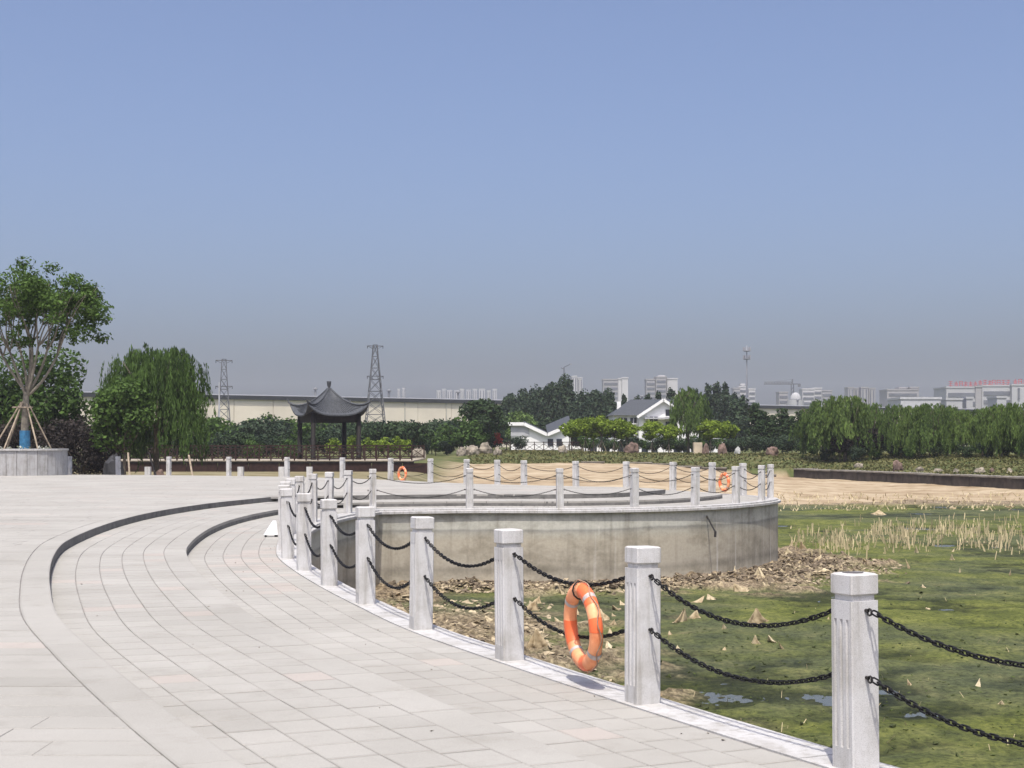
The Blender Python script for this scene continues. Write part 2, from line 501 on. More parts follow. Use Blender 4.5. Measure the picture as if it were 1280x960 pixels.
# ------------------------------------------------------------------ the line of the fence round the terrace (plan, metres)
H_POST = 0.955
near_p = [P(1070, 961), P(803, 879), P(637, 825), P(526, 786.5), P(457, 755), P(411.5, 732), P(380, 713.5), P(360, 698.5)]
n0, n1_ = Vector(near_p[0]), Vector(near_p[1])
start = []
ang = math.atan2((n0 - n1_).y, (n0 - n1_).x)
q = n0.copy()
for k in range(6):
    ang += R(3.0)
    q = q + Vector((math.cos(ang), math.sin(ang))) * 1.95
    start.append((q.x, q.y))
start.reverse()                                    # behind the camera, so the terrace goes on
leg_a = start + near_p + [(-3.34, 22.3), (-3.62, 24.3), (-3.83, 26.3), (-3.95, 28.3), (-3.96, 30.2), (-3.86, 32.0), (-3.65, 33.8), (-3.27, 35.7)]
leg_b = [(-3.27, 35.7)] + [(PX(x, d), d) for x, d in ((587, 36.4), (700, 36.35), (793, 36.9), (869, 37.9), (920, 39.4), (952, 41.2), (963, 43.1), (929, 45.2), (890, 46.7), (841, 47.9),
         (783, 48.8), (720, 50.0), (655, 51.8), (622, 53.3), (583, 55.2), (538, 57.2), (488, 59.2), (428, 61), (359, 62.5), (286, 63.8), (211, 64.8), (148, 65.5), (87, 66.1))] + [(-21.8, 66.5), (-24.2, 66.8), (-26.6, 67.0)]
def catmull(pts, step=0.25):
    out = []
    n = len(pts)
    for i in range(n - 1):
        p0, p1, p2, p3 = (Vector(pts[max(i - 1, 0)]), Vector(pts[i]), Vector(pts[i + 1]), Vector(pts[min(i + 2, n - 1)]))
        m = max(2, int((p2 - p1).length / step))
        for k in range(m):
            t = k / m
            out.append(0.5 * ((2 * p1) + (-p0 + p2) * t + (2 * p0 - 5 * p1 + 4 * p2 - p3) * t * t + (-p0 + 3 * p1 - 3 * p2 + p3) * t ** 3))
    out.append(Vector(pts[-1]))
    return out
A = catmull(leg_a); B = catmull(leg_b)
PATH = np.array([(p.x, p.y) for p in A] + [(p.x, p.y) for p in B[1:]])
K_I = len(A) - 1
seg = np.diff(PATH, axis=0)
seglen = np.hypot(seg[:, 0], seg[:, 1])
ARC = np.concatenate([[0], np.cumsum(seglen)])
sn = np.stack([-seg[:, 1], seg[:, 0]], 1) / seglen[:, None]      # left normal: towards the paving
NRM = np.zeros_like(PATH)
NRM[0], NRM[-1] = sn[0], sn[-1]
mid = sn[:-1] + sn[1:]
mid /= np.linalg.norm(mid, axis=1)[:, None]
NRM[1:-1] = mid / np.maximum(0.55, (mid * sn[1:]).sum(1))[:, None]
LEN = ARC[-1]
def at(s, o):
    s = min(max(s, 0), LEN)
    return (float(np.interp(s, ARC, PATH[:, 0]) + np.interp(s, ARC, NRM[:, 0]) * o), float(np.interp(s, ARC, PATH[:, 1]) + np.interp(s, ARC, NRM[:, 1]) * o))
def offset_path(o): return PATH + NRM * o
def strip(o0, z0, o1, z1):
    a, b = offset_path(o0), offset_path(o1)
    n = len(a)
    V = np.zeros((2 * n, 3)); V[:n, :2] = a; V[:n, 2] = z0; V[n:, :2] = b; V[n:, 2] = z1
    i = np.arange(n - 1)
    return V, np.stack([i, i + 1, n + i + 1, n + i], 1)
def flat_mesh(name, V, Q, mat, parent=None):
    return link(name, quads_mesh(name, V, Q), mat, parent)

ST = 0.12                                              # rise of one step
O1, O2, O3 = 1.36, 2.97, 3.24                          # lower step, upper step, back of the upper edge stones

def paver_prism(corners, z, gs=0.0022, ge=0.0075, h=0.05, rs=0.006, re_=0.016):
    """corners: points of one long side, then of the other, the same way round; gs, ge: half joint at the sides and ends"""
    c = np.array(corners, float)
    n = len(c)
    nxt = np.roll(c, -1, 0)
    area = 0.5 * np.sum(c[:, 0] * nxt[:, 1] - nxt[:, 0] * c[:, 1])
    e1 = nxt - c
    n1 = np.stack([-e1[:, 1], e1[:, 0]], 1) / (np.linalg.norm(e1, axis=1)[:, None] + 1e-9)
    if area < 0: n1 = -n1
    n0 = np.roll(n1, 1, 0)
    off = np.full(n, gs); off[n // 2 - 1] = off[n - 1] = ge
    def inset(o1):
        o0 = np.roll(o1, 1)
        det = n0[:, 0] * n1[:, 1] - n0[:, 1] * n1[:, 0]
        par = np.abs(det) < 0.2
        dd = np.where(par, 1, det)
        mx = (o0 * n1[:, 1] - o1 * n0[:, 1]) / dd; my = (n0[:, 0] * o1 - n1[:, 0] * o0) / dd
        m = np.stack([mx, my], 1)
        return np.where(par[:, None], (n0 * o0[:, None] + n1 * o1[:, None]) / 2, m)
    b = 0.003
    wring = np.full(n, rs); wring[n // 2 - 1] = wring[n - 1] = re_
    ca, cb, cc = c + inset(off), c + inset(off + b), c + inset(off + b + wring)
    V = np.zeros((4 * n, 3)); V[:n, :2] = ca; V[:n, 2] = z - h; V[n:2 * n, :2] = ca; V[n:2 * n, 2] = z - b; V[2 * n:3 * n, :2] = cb; V[2 * n:3 * n, 2] = z; V[3 * n:, :2] = cc; V[3 * n:, 2] = z
    T = 3 * n
    Qs = [(T + k, T + k + 1, T + n - 2 - k, T + n - 1 - k) for k in range(n // 2 - 1)]
    for r_ in range(3): Qs += [(r_ * n + i, r_ * n + (i + 1) % n, (r_ + 1) * n + (i + 1) % n, (r_ + 1) * n + i) for i in range(n)]
    Qs = np.array(Qs)
    if area < 0: Qs = Qs[:, ::-1]
    E = np.zeros(len(Qs)); E[n // 2 - 1:] = 1.0              # soiled margin along the joints
    return V, Qs, E
def lay(parent, pieces, name='paving_slab', limit=290, gs=0.0022, ge=0.0075, rs=0.006, re_=0.016):
    """pieces: (corners counter-clockwise, z, tint). The nearest ones in view become slabs of their own, the rest one mass."""
    def rank(p):
        c = np.mean(np.array(p[0]), 0)
        vis = c[1] > 4.6 and abs(c[0]) < c[1] * 0.36 + 0.3
        return math.hypot(c[0], c[1]) + (0 if vis else 1e3)
    order = sorted(range(len(pieces)), key=lambda i: rank(pieces[i]))
    kw = dict(gs=gs, ge=ge, rs=rs, re_=re_)
    def finish(V, Q, T, E):
        me = quads_mesh(name, V, Q, T)
        a = me.attributes.new('soil', 'FLOAT', 'FACE')
        a.data.foreach_set('value', np.asarray(E, np.float32))
        return me
    for i in order[:limit]:
        c, z, ti = pieces[i]
        V, Q, E = paver_prism(c, z, **kw)
        link(name, finish(V, Q, np.full(len(Q), ti), E * random.uniform(0.4, 1.0)), M_PAVE, parent)
    VV, QQ, TT, EE = [], [], [], []
    k = 0
    for i in order[limit:]:
        c, z, ti = pieces[i]
        V, Q, E = paver_prism(c, z, **kw)
        VV.append(V); QQ.append(Q + k); TT += [ti] * len(Q); EE.append(E * random.uniform(0.4, 1.0)); k += len(V)
    if VV:
        o = link('distant_paving', finish(np.concatenate(VV), np.concatenate(QQ), TT, np.concatenate(EE)), M_PAVE, parent)
        o['kind'] = 'stuff'
def rtint(pink=0.05):
    r = random.random()
    if r < pink: return random.uniform(0.9, 1.0)
    return min(0.85, max(0.0, random.gauss(0.5, 0.12)))
def course_pieces(o_a, o_b, n, z, step, pink=0.04):
    out = []
    for c in range(n):
        a = o_a + (o_b - o_a) * c / n; b = o_a + (o_b - o_a) * (c + 1) / n
        s = random.uniform(0, step)
        zone = 0.0
        while s < LEN - 0.2:
            e = min(LEN, s + step * random.choice((1, 1, 1, 1.02, 0.98)))
            sm = (s + e) / 2
            # a run of pinker slabs lies along the inner courses beside the near posts
            pk = pink + (0.45 if (o_a < 0.5 and c < 3 and 13 < sm - s_near < 20) else 0)
            ts = np.linspace(s, e, 2 if step < 0.6 else 4)
            out.append(([at(t_, a) for t_ in ts] + [at(t_, b) for t_ in ts[::-1]], z + random.uniform(-0.0012, 0.0012), rtint(pk)))
            s = e
    return out
s_near = 8.0

# ---- lower promenade
prom = thing('promenade', None, None); prom['kind'] = 'structure'
V, Q = strip(0.08, -0.007, O1 + 0.01, -0.007); flat_mesh('joint_bed', V, Q[:, ::-1], M_JOINT, prom)
lay(prom, course_pieces(0.12, O1, 5, 0.0, 0.33))
# ---- middle tier
tier = thing('middle_terrace_step', None, None); tier['kind'] = 'structure'
V, Q = strip(O1, ST - 0.007, O2 + 0.01, ST - 0.007); flat_mesh('joint_bed', V, Q[:, ::-1], M_JOINT, tier)
V, Q = strip(O1, -0.03, O1, ST - 0.007); flat_mesh('step_riser', V, Q, M_RISER, tier)
lay(tier, course_pieces(O1 - 0.004, O1 + 0.29, 1, ST, 0.72, 0.0) + course_pieces(O1 + 0.29, O2, 5, ST, 0.33))
# ---- upper plaza
plaza = thing('plaza', None, None); plaza['kind'] = 'structure'
back = offset_path(O2)
ring = [tuple(p) for p in back] + [(-32, 66), (-32, -9), (12, -9)]
ring3 = [tuple(p) for p in offset_path(O3)] + [(-32, 63.4), (-32, -9), (12, -9)]
start_x = back[0]
me = bpy.data.meshes.new('joint_bed')
me.from_pydata([(x, y, 2 * ST - 0.007) for x, y in ring], [], [tuple(range(len(ring)))])
link('joint_bed', me, M_JOINT, plaza)
V, Q = strip(O2, ST - 0.03, O2, 2 * ST - 0.007); flat_mesh('step_riser', V, Q, M_RISER, plaza)
def cross(y):
    xs = []
    n = len(ring3)
    for i in range(n):
        (x0, y0), (x1, y1) = ring3[i], ring3[(i + 1) % n]
        if (y0 <= y) != (y1 <= y): xs.append(x0 + (y - y0) / (y1 - y0) * (x1 - x0))
    return sorted(xs)
pieces = course_pieces(O2 - 0.004, O3, 1, 2 * ST, 0.8, 0.0)
y = -8.6
while y < 66:
    dep = 0.31
    y1 = y + dep
    xm = cross(y + dep / 2); xa = cross(y + 0.003); xb = cross(y1 - 0.003)
    if not (len(xm) == len(xa) == len(xb)): xa = xb = xm
    rowpink = 0.30 if random.random() < 0.12 else 0.02
    shade = random.gauss(0, 0.10)
    for k in range(0, len(xm) - 1, 2):
        x = max(xm[k], -32) - random.uniform(0, 0.6)
        end = xm[k + 1]
        while x < end:
            nx = x + random.choice((0.6, 0.72, 0.9))
            la, lb = (max(x, xa[k]), max(x, xb[k]))
            ra, rb = (min(nx, xa[k + 1]), min(nx, xb[k + 1]))
            if nx > end - 0.25: ra, rb = xa[k + 1], xb[k + 1]; nx = end + 1
            if ra - la > 0.06 and rb - lb > 0.06:
                vis = y > 4 and abs(x) < y * 0.36 + 1.5
                ti = rtint(rowpink)
                if ti < 0.86: ti = min(0.85, max(0, ti + shade))
                if vis or random.random() < 1: pieces.append(([(la, y), (ra, y), (rb, y1), (lb, y1)], 2 * ST + random.uniform(-0.0015, 0.0015), ti))
            x = nx
    y = y1
lay(plaza, pieces, gs=0.006, ge=0.0018, rs=0.013, re_=0.003)

# ---- retaining wall of the terrace, with its coping
wall = thing('terrace_wall', 'stained concrete retaining wall dropping from the terrace edge to the pond', 'wall')
zs = [-0.10, -0.135, -1.2, -2.4]
o_w = -0.185
a = offset_path(o_w)
n = len(a)
VV = np.concatenate([np.concatenate([a, np.full((n, 1), z)], 1) for z in (-0.08, -2.4)])
i = np.arange(n - 1)
QQ = np.stack([i, n + i, n + i + 1, i + 1], 1)
me = quads_mesh('wall_face', VV, QQ)
uvl = me.uv_layers.new(name='UVMap')
U = np.concatenate([ARC, ARC]); Zc = VV[:, 2]
li = np.zeros(len(me.loops), np.int32); me.loops.foreach_get('vertex_index', li)
uvl.data.foreach_set('uv', np.stack([U[li], Zc[li]], 1).astype(np.float32).ravel())
link('wall_face', me, M_WALL, wall)
s = 0.0
while s < LEN - 0.5:                                    # coping stones: a flat stone with a lower outer ledge
    e = min(LEN, s + 1.0)
    if s < ARC[K_I] < e: e = float(ARC[K_I])
    m = max(2, int((e - s) / 0.25) + 1)
    mb = MB()
    g = 0.003
    ss = np.linspace(s + g, e - g, m)
    dz = random.uniform(-0.002, 0.002)
    prof = [(0.117, -0.09), (0.117, 0.006 + dz), (-0.19, 0.006 + dz), (-0.196, -0.0), (-0.196, -0.034), (-0.262, -0.036), (-0.27, -0.044), (-0.27, -0.10), (-0.10, -0.10)]
    vs, fs = [], []
    for t in ss:
        for o, z in prof:
            x, y_ = at(t, o); vs.append((x, y_, z))
    k = len(prof)
    for a_ in range(m - 1):
        for b_ in range(k): fs.append((a_ * k + b_, a_ * k + (b_ + 1) % k, (a_ + 1) * k + (b_ + 1) % k, (a_ + 1) * k + b_))
    fs.append(tuple(range(k))[::-1]); fs.append(tuple((m - 1) * k + b_ for b_ in range(k)))
    mb.add(vs, fs).build('coping_stone', M_COPE, wall)
    s = e

# ------------------------------------------------------------------ ground sheet (banks, shore, far land) and pond
poly_plaza = np.array([tuple(p) for p in offset_path(-0.05)] + [(-33, 67), (-33, -10), (14, -10)])
def inside(X, Y, poly):
    r = np.zeros(X.shape, bool)
    n = len(poly)
    for i in range(n):
        x0, y0 = poly[i]; x1, y1 = poly[(i + 1) % n]
        if y0 == y1: continue
        c = ((y0 <= Y) != (y1 <= Y)) & (X < x0 + (Y - y0) / (y1 - y0) * (x1 - x0))
        r ^= c
    return r
def sstep(a, b, x):
    t = np.clip((x - a) / (b - a), 0, 1)
    return t * t * (3 - 2 * t)
def bank_s(X, Y):
    sr = (X - 24.4) * 0.963 + (Y - 129) * 0.267
    scn = Y - 131 - 1.5 * np.sin(X * 0.21)
    return np.maximum(sr, scn)
def wob(X, Y, f, seed=0):
    return (np.sin(X * f + seed) * np.cos(Y * f * 0.83 + 1.3 * seed) + 0.5 * np.sin(X * f * 2.3 + Y * f * 1.7 + seed * 2) + 0.3 * np.sin(X * f * 5.1 - Y * f * 4.3 + seed)) / 1.8
def ground_h(X, Y):
    s = bank_s(X, Y)
    toe = -0.30 + (-1.15) * sstep(10, 25, X)
    Yb = np.where(X < 24.4, 131.0, 129 - (X - 24.4) * 3.6)
    t = np.clip((Y - 82 - 2 * wob(X, Y, 0.12)) / np.maximum(3, Yb - 82), 0, 1)
    sand = -1.98 + (toe + 1.98) * t ** 0.75 + 0.05 * wob(X, Y, 0.9) * (t > 0)
    top = 0.35 + 0.25 * sstep(20, 0, X)
    start_z = toe + 0.70 * sstep(14, 26, X)
    bank = start_z + (top - start_z) * sstep(0, 14, s) + 0.08 * wob(X, Y, 0.35)
    h = np.where(s > np.where(X > 20, 0.9, 0.0), bank, sand)
    left = sstep(-3, -7, X) * (Y > 54)                      # land behind the terrace, by the boardwalk
    hl = -0.45 + 0.6 * sstep(112, 135, Y)
    h = h * (1 - left) + hl * left
    far = sstep(150, 260, Y)
    h = h * (1 - far) + 0.3 * far
    pond_side = (Y < 60) & (X > -6) & (s <= 0)
    h = np.where(pond_side, -2.3, h)
    ins = inside(X, Y, poly_plaza)
    h = np.where(ins, -2.3, h)
    h = np.where((X < -33) & (Y < 67), 0.05, h)
    h = np.where((Y < -10) & (X < 12), 0.05, h)
    sandm = np.where(s > 0.4, 0.0, 1.0) * (1 - left)
    sandm = np.maximum(sandm, 0.45 * left * (Y < 112))
    sandm *= (Y < 160)
    return h, sandm, s
xs = np.unique(np.concatenate([np.linspace(-2000, -120, 24), np.linspace(-120, -30, 40), np.linspace(-30, 60, 181), np.linspace(60, 140, 40), np.linspace(140, 2000, 24)]))
ys = np.unique(np.concatenate([np.linspace(-300, -10, 10), np.linspace(-10, 50, 31), np.linspace(50, 160, 161), np.linspace(160, 300, 30), np.linspace(300, 2200, 24)]))
GX, GY = np.meshgrid(xs, ys)
GH, GS, _ = ground_h(GX, GY)
nx, ny = len(xs), len(ys)
ii, jj = np.meshgrid(np.arange(nx - 1), np.arange(ny - 1))
k = (jj * nx + ii).ravel()
gq = np.stack([k, k + 1, k + nx + 1, k + nx], 1)
go = link('ground', quads_mesh('ground', np.stack([GX.ravel(), GY.ravel(), GH.ravel()], 1), gq, None, True, {'sand': GS.ravel()}), M_GROUND)
go['kind'] = 'structure'
def gz(x, y): return float(ground_h(np.array([float(x)]), np.array([float(y)]))[0][0])

WATER_Z = -1.90
def path_dist(X, Y):
    D = np.full(X.shape, 1e9)
    p = offset_path(-0.15)[::3]
    for (x0, y0) in p: D = np.minimum(D, (X - x0) ** 2 + (Y - y0) ** 2)
    return np.sqrt(D)
px_ = np.concatenate([np.linspace(-4.6, 16, 260), np.linspace(16.2, 62, 150)])
ty = np.linspace(0, 1, 430)
py_ = 3.5 + (94 - 3.5) * (np.exp(ty * 2.1) - 1) / (math.exp(2.1) - 1)
BX, BY = np.meshgrid(px_, py_)
BD = path_dist(BX, BY)
def fbm(X, Y, f, octv=4, seed=0.0):
    out = np.empty(X.size)
    xr, yr = X.ravel() * f, Y.ravel() * f
    for i in range(X.size): out[i] = mnoise.fractal((xr[i], yr[i], seed), 1.0, 2.0, octv)
    return out.reshape(X.shape)
n_big = fbm(BX, BY, 0.16, 4, 3.0)
n_mid = fbm(BX * 0.8, BY, 0.9, 4, 9.0)
lift = 0.045 + 0.06 * n_big + 0.045 * n_mid
dist_wall = BD + 1.6 * n_mid + 0.9 * n_big
front = sstep(20, 30, BY)
dry = sstep(2.2, 0.8, dist_wall) * sstep(15, 20, BY) + sstep(6.5, 4.0, BD + 3.0 * n_mid) * sstep(13, 18, BY) * sstep(33, 28, BY) * sstep(3.5, 0.8, BX + 2.0 * n_mid) * 0.9
dry = np.maximum(dry, sstep(3.7, 2.0, dist_wall) * (BX > 4.5) * (BY > 34))
dry = np.clip(np.maximum(dry, sstep(80, 85, BY + 3 * n_mid)), 0, 1)
rub = np.abs(fbm(BX, BY, 2.6, 3, 5.0))
bz = WATER_Z + np.where(BD < 60, lift, lift) + dry * (0.10 + 0.16 * rub) * sstep(0, 1, dry)
bz = np.where(BY > 82, np.minimum(bz, WATER_Z + 0.06), bz)
bz += 0.03 * np.abs(fbm(BX, BY, 3.5, 3, 1.0)) * (BY < 60)
nx, ny = len(px_), len(py_)
ii, jj = np.meshgrid(np.arange(nx - 1), np.arange(ny - 1))
k = (jj * nx + ii).ravel()
bq = np.stack([k, k + 1, k + nx + 1, k + nx], 1)
pb = link('pond_bed', quads_mesh('pond_bed', np.stack([BX.ravel(), BY.ravel(), bz.ravel()], 1), bq, None, True, {'dry': dry.ravel(), 'lift': ((bz - WATER_Z) * 6 + 0.3).ravel().clip(0, 1)}), M_POND)
pb['kind'] = 'structure'
def bedz(x, y):
    i = int(np.clip(np.searchsorted(px_, x), 1, nx - 1)); j = int(np.clip(np.searchsorted(py_, y), 1, ny - 1))
    return float(bz[j, i])
wt = MB().add([(-5, 2, WATER_Z), (64, 2, WATER_Z), (64, 96, WATER_Z), (-5, 96, WATER_Z)], [(0, 1, 2, 3)]).build('pond_water', M_WATER)
wt['kind'] = 'structure'

# ------------------------------------------------------------------ granite posts and chains
def chamfer_sq(h, c): return [(-h + c, -h), (h - c, -h), (h, -h + c), (h, h - c), (h - c, h), (-h + c, h), (-h, h - c), (-h, -h + c)]
def make_post():
    t = thing('granite_post', '', 'post')
    h, c = 0.0825, 0.007
    Ht = H_POST * 0.862
    z1, z2 = 0.11, Ht - 0.09
    body = MB()
    body.prism(chamfer_sq(h, c), 0, z1)
    body.prism(chamfer_sq(h, c), z2, Ht)
    groove = [0.045, 0.0, -0.045]
    gw, gd = 0.011, 0.009
    side = []                                              # -y face from left to right, then +y face back
    pts = [(-h, -h + c), (-h + c, -h)]
    for gx in reversed(groove):
        pts += [(gx - gw, -h), (gx - gw * 0.4, -h + gd), (gx + gw * 0.4, -h + gd), (gx + gw, -h)]
    pts += [(h - c, -h), (h, -h + c), (h, h - c), (h - c, h)]
    for gx in groove:
        pts += [(gx + gw, h), (gx + gw * 0.4, h - gd), (gx - gw * 0.4, h - gd), (gx - gw, h)]
    pts += [(-h + c, h), (-h, h - c)]
    body.prism(pts, z1, z2, caps=False)
    body.build('shaft', M_POST, t)
    MB().prism(chamfer_sq(0.069, 0.005), Ht - 0.001, Ht + 0.03).build('neck', M_POST, t)
    cb = MB()
    zc = Ht + 0.029
    a_, b_ = chamfer_sq(h - 0.004, c), chamfer_sq(h + 0.001, c)
    top = H_POST
    rows = [(chamfer_sq(h - 0.006, c), zc), (b_, zc + 0.006), (b_, top - 0.008), (chamfer_sq(h - 0.010, c), top)]
    vs, fs = [], []
    for poly, z in rows: vs += [(x, y, z) for x, y in poly]
    for r_ in range(3):
        for k in range(8): fs.append((r_ * 8 + k, r_ * 8 + (k + 1) % 8, (r_ + 1) * 8 + (k + 1) % 8, (r_ + 1) * 8 + k))
    fs += [tuple(range(7, -1, -1)), tuple(range(24, 32))]
    cb.add(vs, fs).build('cap', M_POST, t)
    for sx in (-1, 1):
        for z in (0.815 * H_POST, 0.475 * H_POST):
            e = MB()
            e.tube([(sx * 0.078, 0, z), (sx * 0.104, 0, z)], 0.009, 6)
            ringp = [(sx * (0.112 + 0.016 * math.cos(a)), 0, z - 0.006 + 0.016 * math.sin(a)) for a in np.linspace(0, 2 * math.pi, 9)[:-1]]
            e.tube(ringp, 0.0055, 5, closed=True)
            e.build('eye_bolt', M_RUST, t)
    return t
POSTS = [(Vector(p)) for p in leg_a] + [Vector(p) for p in leg_b[1:]]
NP_S = len(start)                                          # index of the post nearest the camera in view
post0 = make_post()
i_corner = len(leg_a) - 1
POST_OBJ = []
ORD = ['first', 'second', 'third', 'fourth', 'fifth', 'sixth', 'seventh', 'eighth']
for i, p in enumerate(POSTS):
    if i < NP_S - 2 or p.x < -20.5: POST_OBJ.append(None); continue
    j = int(np.argmin((PATH[:, 0] - p.x) ** 2 + (PATH[:, 1] - p.y) ** 2))
    nr = NRM[j] / np.linalg.norm(NRM[j])
    rz = math.atan2(nr[1], nr[0]) - math.pi / 2           # local +y points to the paving, local x along the fence
    if i == i_corner: rz = math.atan2(0.7, 1) * 0 + R(4)
    if i < i_corner - 5:
        lab, grp = None, 'granite posts along the near curve of the promenade'
        k = i - NP_S
        lab = {0: 'white granite post with a dark disc on its top, green algae behind', 1: 'white granite chain post between the life ring and the dark topped post',
               2: 'white granite chain post next to the life ring, towards the terrace wall corner'}.get(k, 'white granite post with sagging chains along the inner curve of the promenade')
    elif i <= i_corner: lab, grp = 'white granite chain post above the shaded side of the terrace wall', 'granite posts above the shaded wall'
    elif i <= i_corner + 7: lab, grp = 'white granite chain post along the sunlit front edge of the round terrace', 'granite posts on the front of the terrace'
    elif p.x > -3.6: lab, grp = 'white granite chain post on the back edge of the terrace, sand behind', 'granite posts on the back of the terrace'
    else: lab, grp = 'white granite post on the back edge of the plaza before the boardwalk', 'granite posts before the boardwalk'
    o = post0 if post0.get('used') is None else copy_tree(post0)
    post0['used'] = 1
    o.location = (p.x, p.y, 0.004)
    rz += R(random.uniform(-1.2, 1.2))
    o.rotation_euler = (R(random.gauss(0, 0.55)), R(random.gauss(0, 0.55)), rz)
    tag(o, lab, 'post', grp)
    POST_OBJ.append(o)
for o in POST_OBJ:
    if o is not None and 'used' in o: del o['used']
first_post = POST_OBJ[NP_S]
bpy.context.view_layer.update()
dk = MB().lathe([(0.045, 0), (0.052, 0.0015), (0.03, 0.003)], 14, (0.01, 0.0, H_POST + 0.0005))  # dark disc in place of a cap recess, its darkness put into the colour
dk.build('dark_cap_disc', simple('dark cap disc', (0.10, 0.09, 0.085), 0.6, 0.4, 40), first_post)

def link_mesh(nmaj=12, nmin=6):
    L, W_, r = 0.030, 0.0120, 0.0047                       # half length, half width of the centreline; wire radius
    pts = []
    for k in range(nmaj):
        a = 2 * math.pi * k / nmaj
        x = W_ * math.cos(a); y_ = W_ * math.sin(a)
        y_ += (L - W_) * (1 if math.sin(a) > 0.01 else (-1 if math.sin(a) < -0.01 else 0))
        pts.append((y_, x, 0))
    return MB().tube(pts, r, nmin, closed=True)
lm_hi = link_mesh().mesh('link')
for p in lm_hi.polygons: p.use_smooth = True
lm_hi.materials.append(M_CHAIN)
def chain_pts(a, b, sag, pitch):
    a, b = Vector(a), Vector(b)
    nseg = 200
    pts = [a.lerp(b, t) - Vector((0, 0, sag * 4 * t * (1 - t))) for t in np.linspace(0, 1, nseg)]
    ln = [0]
    for k in range(1, nseg): ln.append(ln[-1] + (pts[k] - pts[k - 1]).length)
    cnt = max(2, int(round(ln[-1] / pitch)))
    out = []
    for k in range(cnt + 1):
        s_ = ln[-1] * k / cnt
        out.append(Vector([float(np.interp(s_, ln, [p[c] for p in pts])) for c in range(3)]))
    return out
def link_mats(pts):
    for k in range(len(pts) - 1):
        a, b = pts[k], pts[k + 1]
        d = (b - a).normalized()
        y_ = Vector((0, 0, 1)).cross(d).normalized(); z_ = d.cross(y_)
        roll = R(45 if k % 2 else -45) + random.uniform(-0.2, 0.2)
        yy = y_ * math.cos(roll) + z_ * math.sin(roll); zz = d.cross(yy)
        M = Matrix((d, yy, zz)).transposed().to_4x4()
        M.translation = (a + b) / 2
        yield M
CHAIN_SPANS = {}
for i in range(len(POSTS) - 1):
    a, b = POST_OBJ[i], POST_OBJ[i + 1]
    if a is None or b is None: continue
    if POSTS[i].x < -4.3 and i > i_corner + 4: continue    # bare posts stand before the boardwalk
    # which faces look at each other
    d = Vector((POSTS[i + 1] - POSTS[i]).to_tuple() + (0,)).normalized()
    far = POSTS[i].y > 17
    for lev, z in ((0, 0.815 * H_POST), (1, 0.475 * H_POST)):
        pa = Vector((POSTS[i].x, POSTS[i].y, z)) + d * 0.122
        pb_ = Vector((POSTS[i + 1].x, POSTS[i + 1].y, z)) - d * 0.122
        sag = 0.165 + random.uniform(-0.035, 0.03)
        near_kind = i < i_corner - 8
        if i == NP_S: where = 'over green pond, beside the post with a dark disc on top'
        elif i == NP_S + 1: where = 'that carries the nearby orange life ring'
        elif i < i_corner - 5: where = 'between posts on the inner curve of the promenade'
        elif i < i_corner: where = 'above the shaded side of the terrace wall'
        elif i <= i_corner + 7: where = 'along the sunlit front of the round terrace'
        else: where = 'along the back edge of the terrace, sand behind'
        lab = ('upper' if lev == 0 else 'lower') + ' black iron chain ' + where
        grp = 'black chains slung between the posts'
        pitch = 0.0425
        pts = chain_pts(pa, pb_, sag, pitch)
        CHAIN_SPANS[(i, lev)] = (pa, pb_, sag)
        if not far:
            t = thing('chain', lab, 'chain', tuple(pa), 0, grp)
            for M in link_mats(pts):
                o = bpy.data.objects.new('link', lm_hi)
                COL.objects.link(o)
                o.parent = t
                o.matrix_local = Matrix.Translation(-pa) @ M
        else:
            lo = link_mesh(8, 4) if POSTS[i].y < 30 else link_mesh(6, 3)
            V0 = np.array(lo.v); F0 = np.array([f for f in lo.f])
            VV, QQ = [], []
            k = 0
            for M in link_mats(pts):
                m3 = np.array(M.to_3x3()); VV.append(V0 @ m3.T + np.array(M.translation)); QQ.append(F0 + k); k += len(V0)
            o = link('chain', quads_mesh('chain', np.concatenate(VV), np.concatenate(QQ), None, True), M_CHAIN)
            tag(o, lab, 'chain', grp)

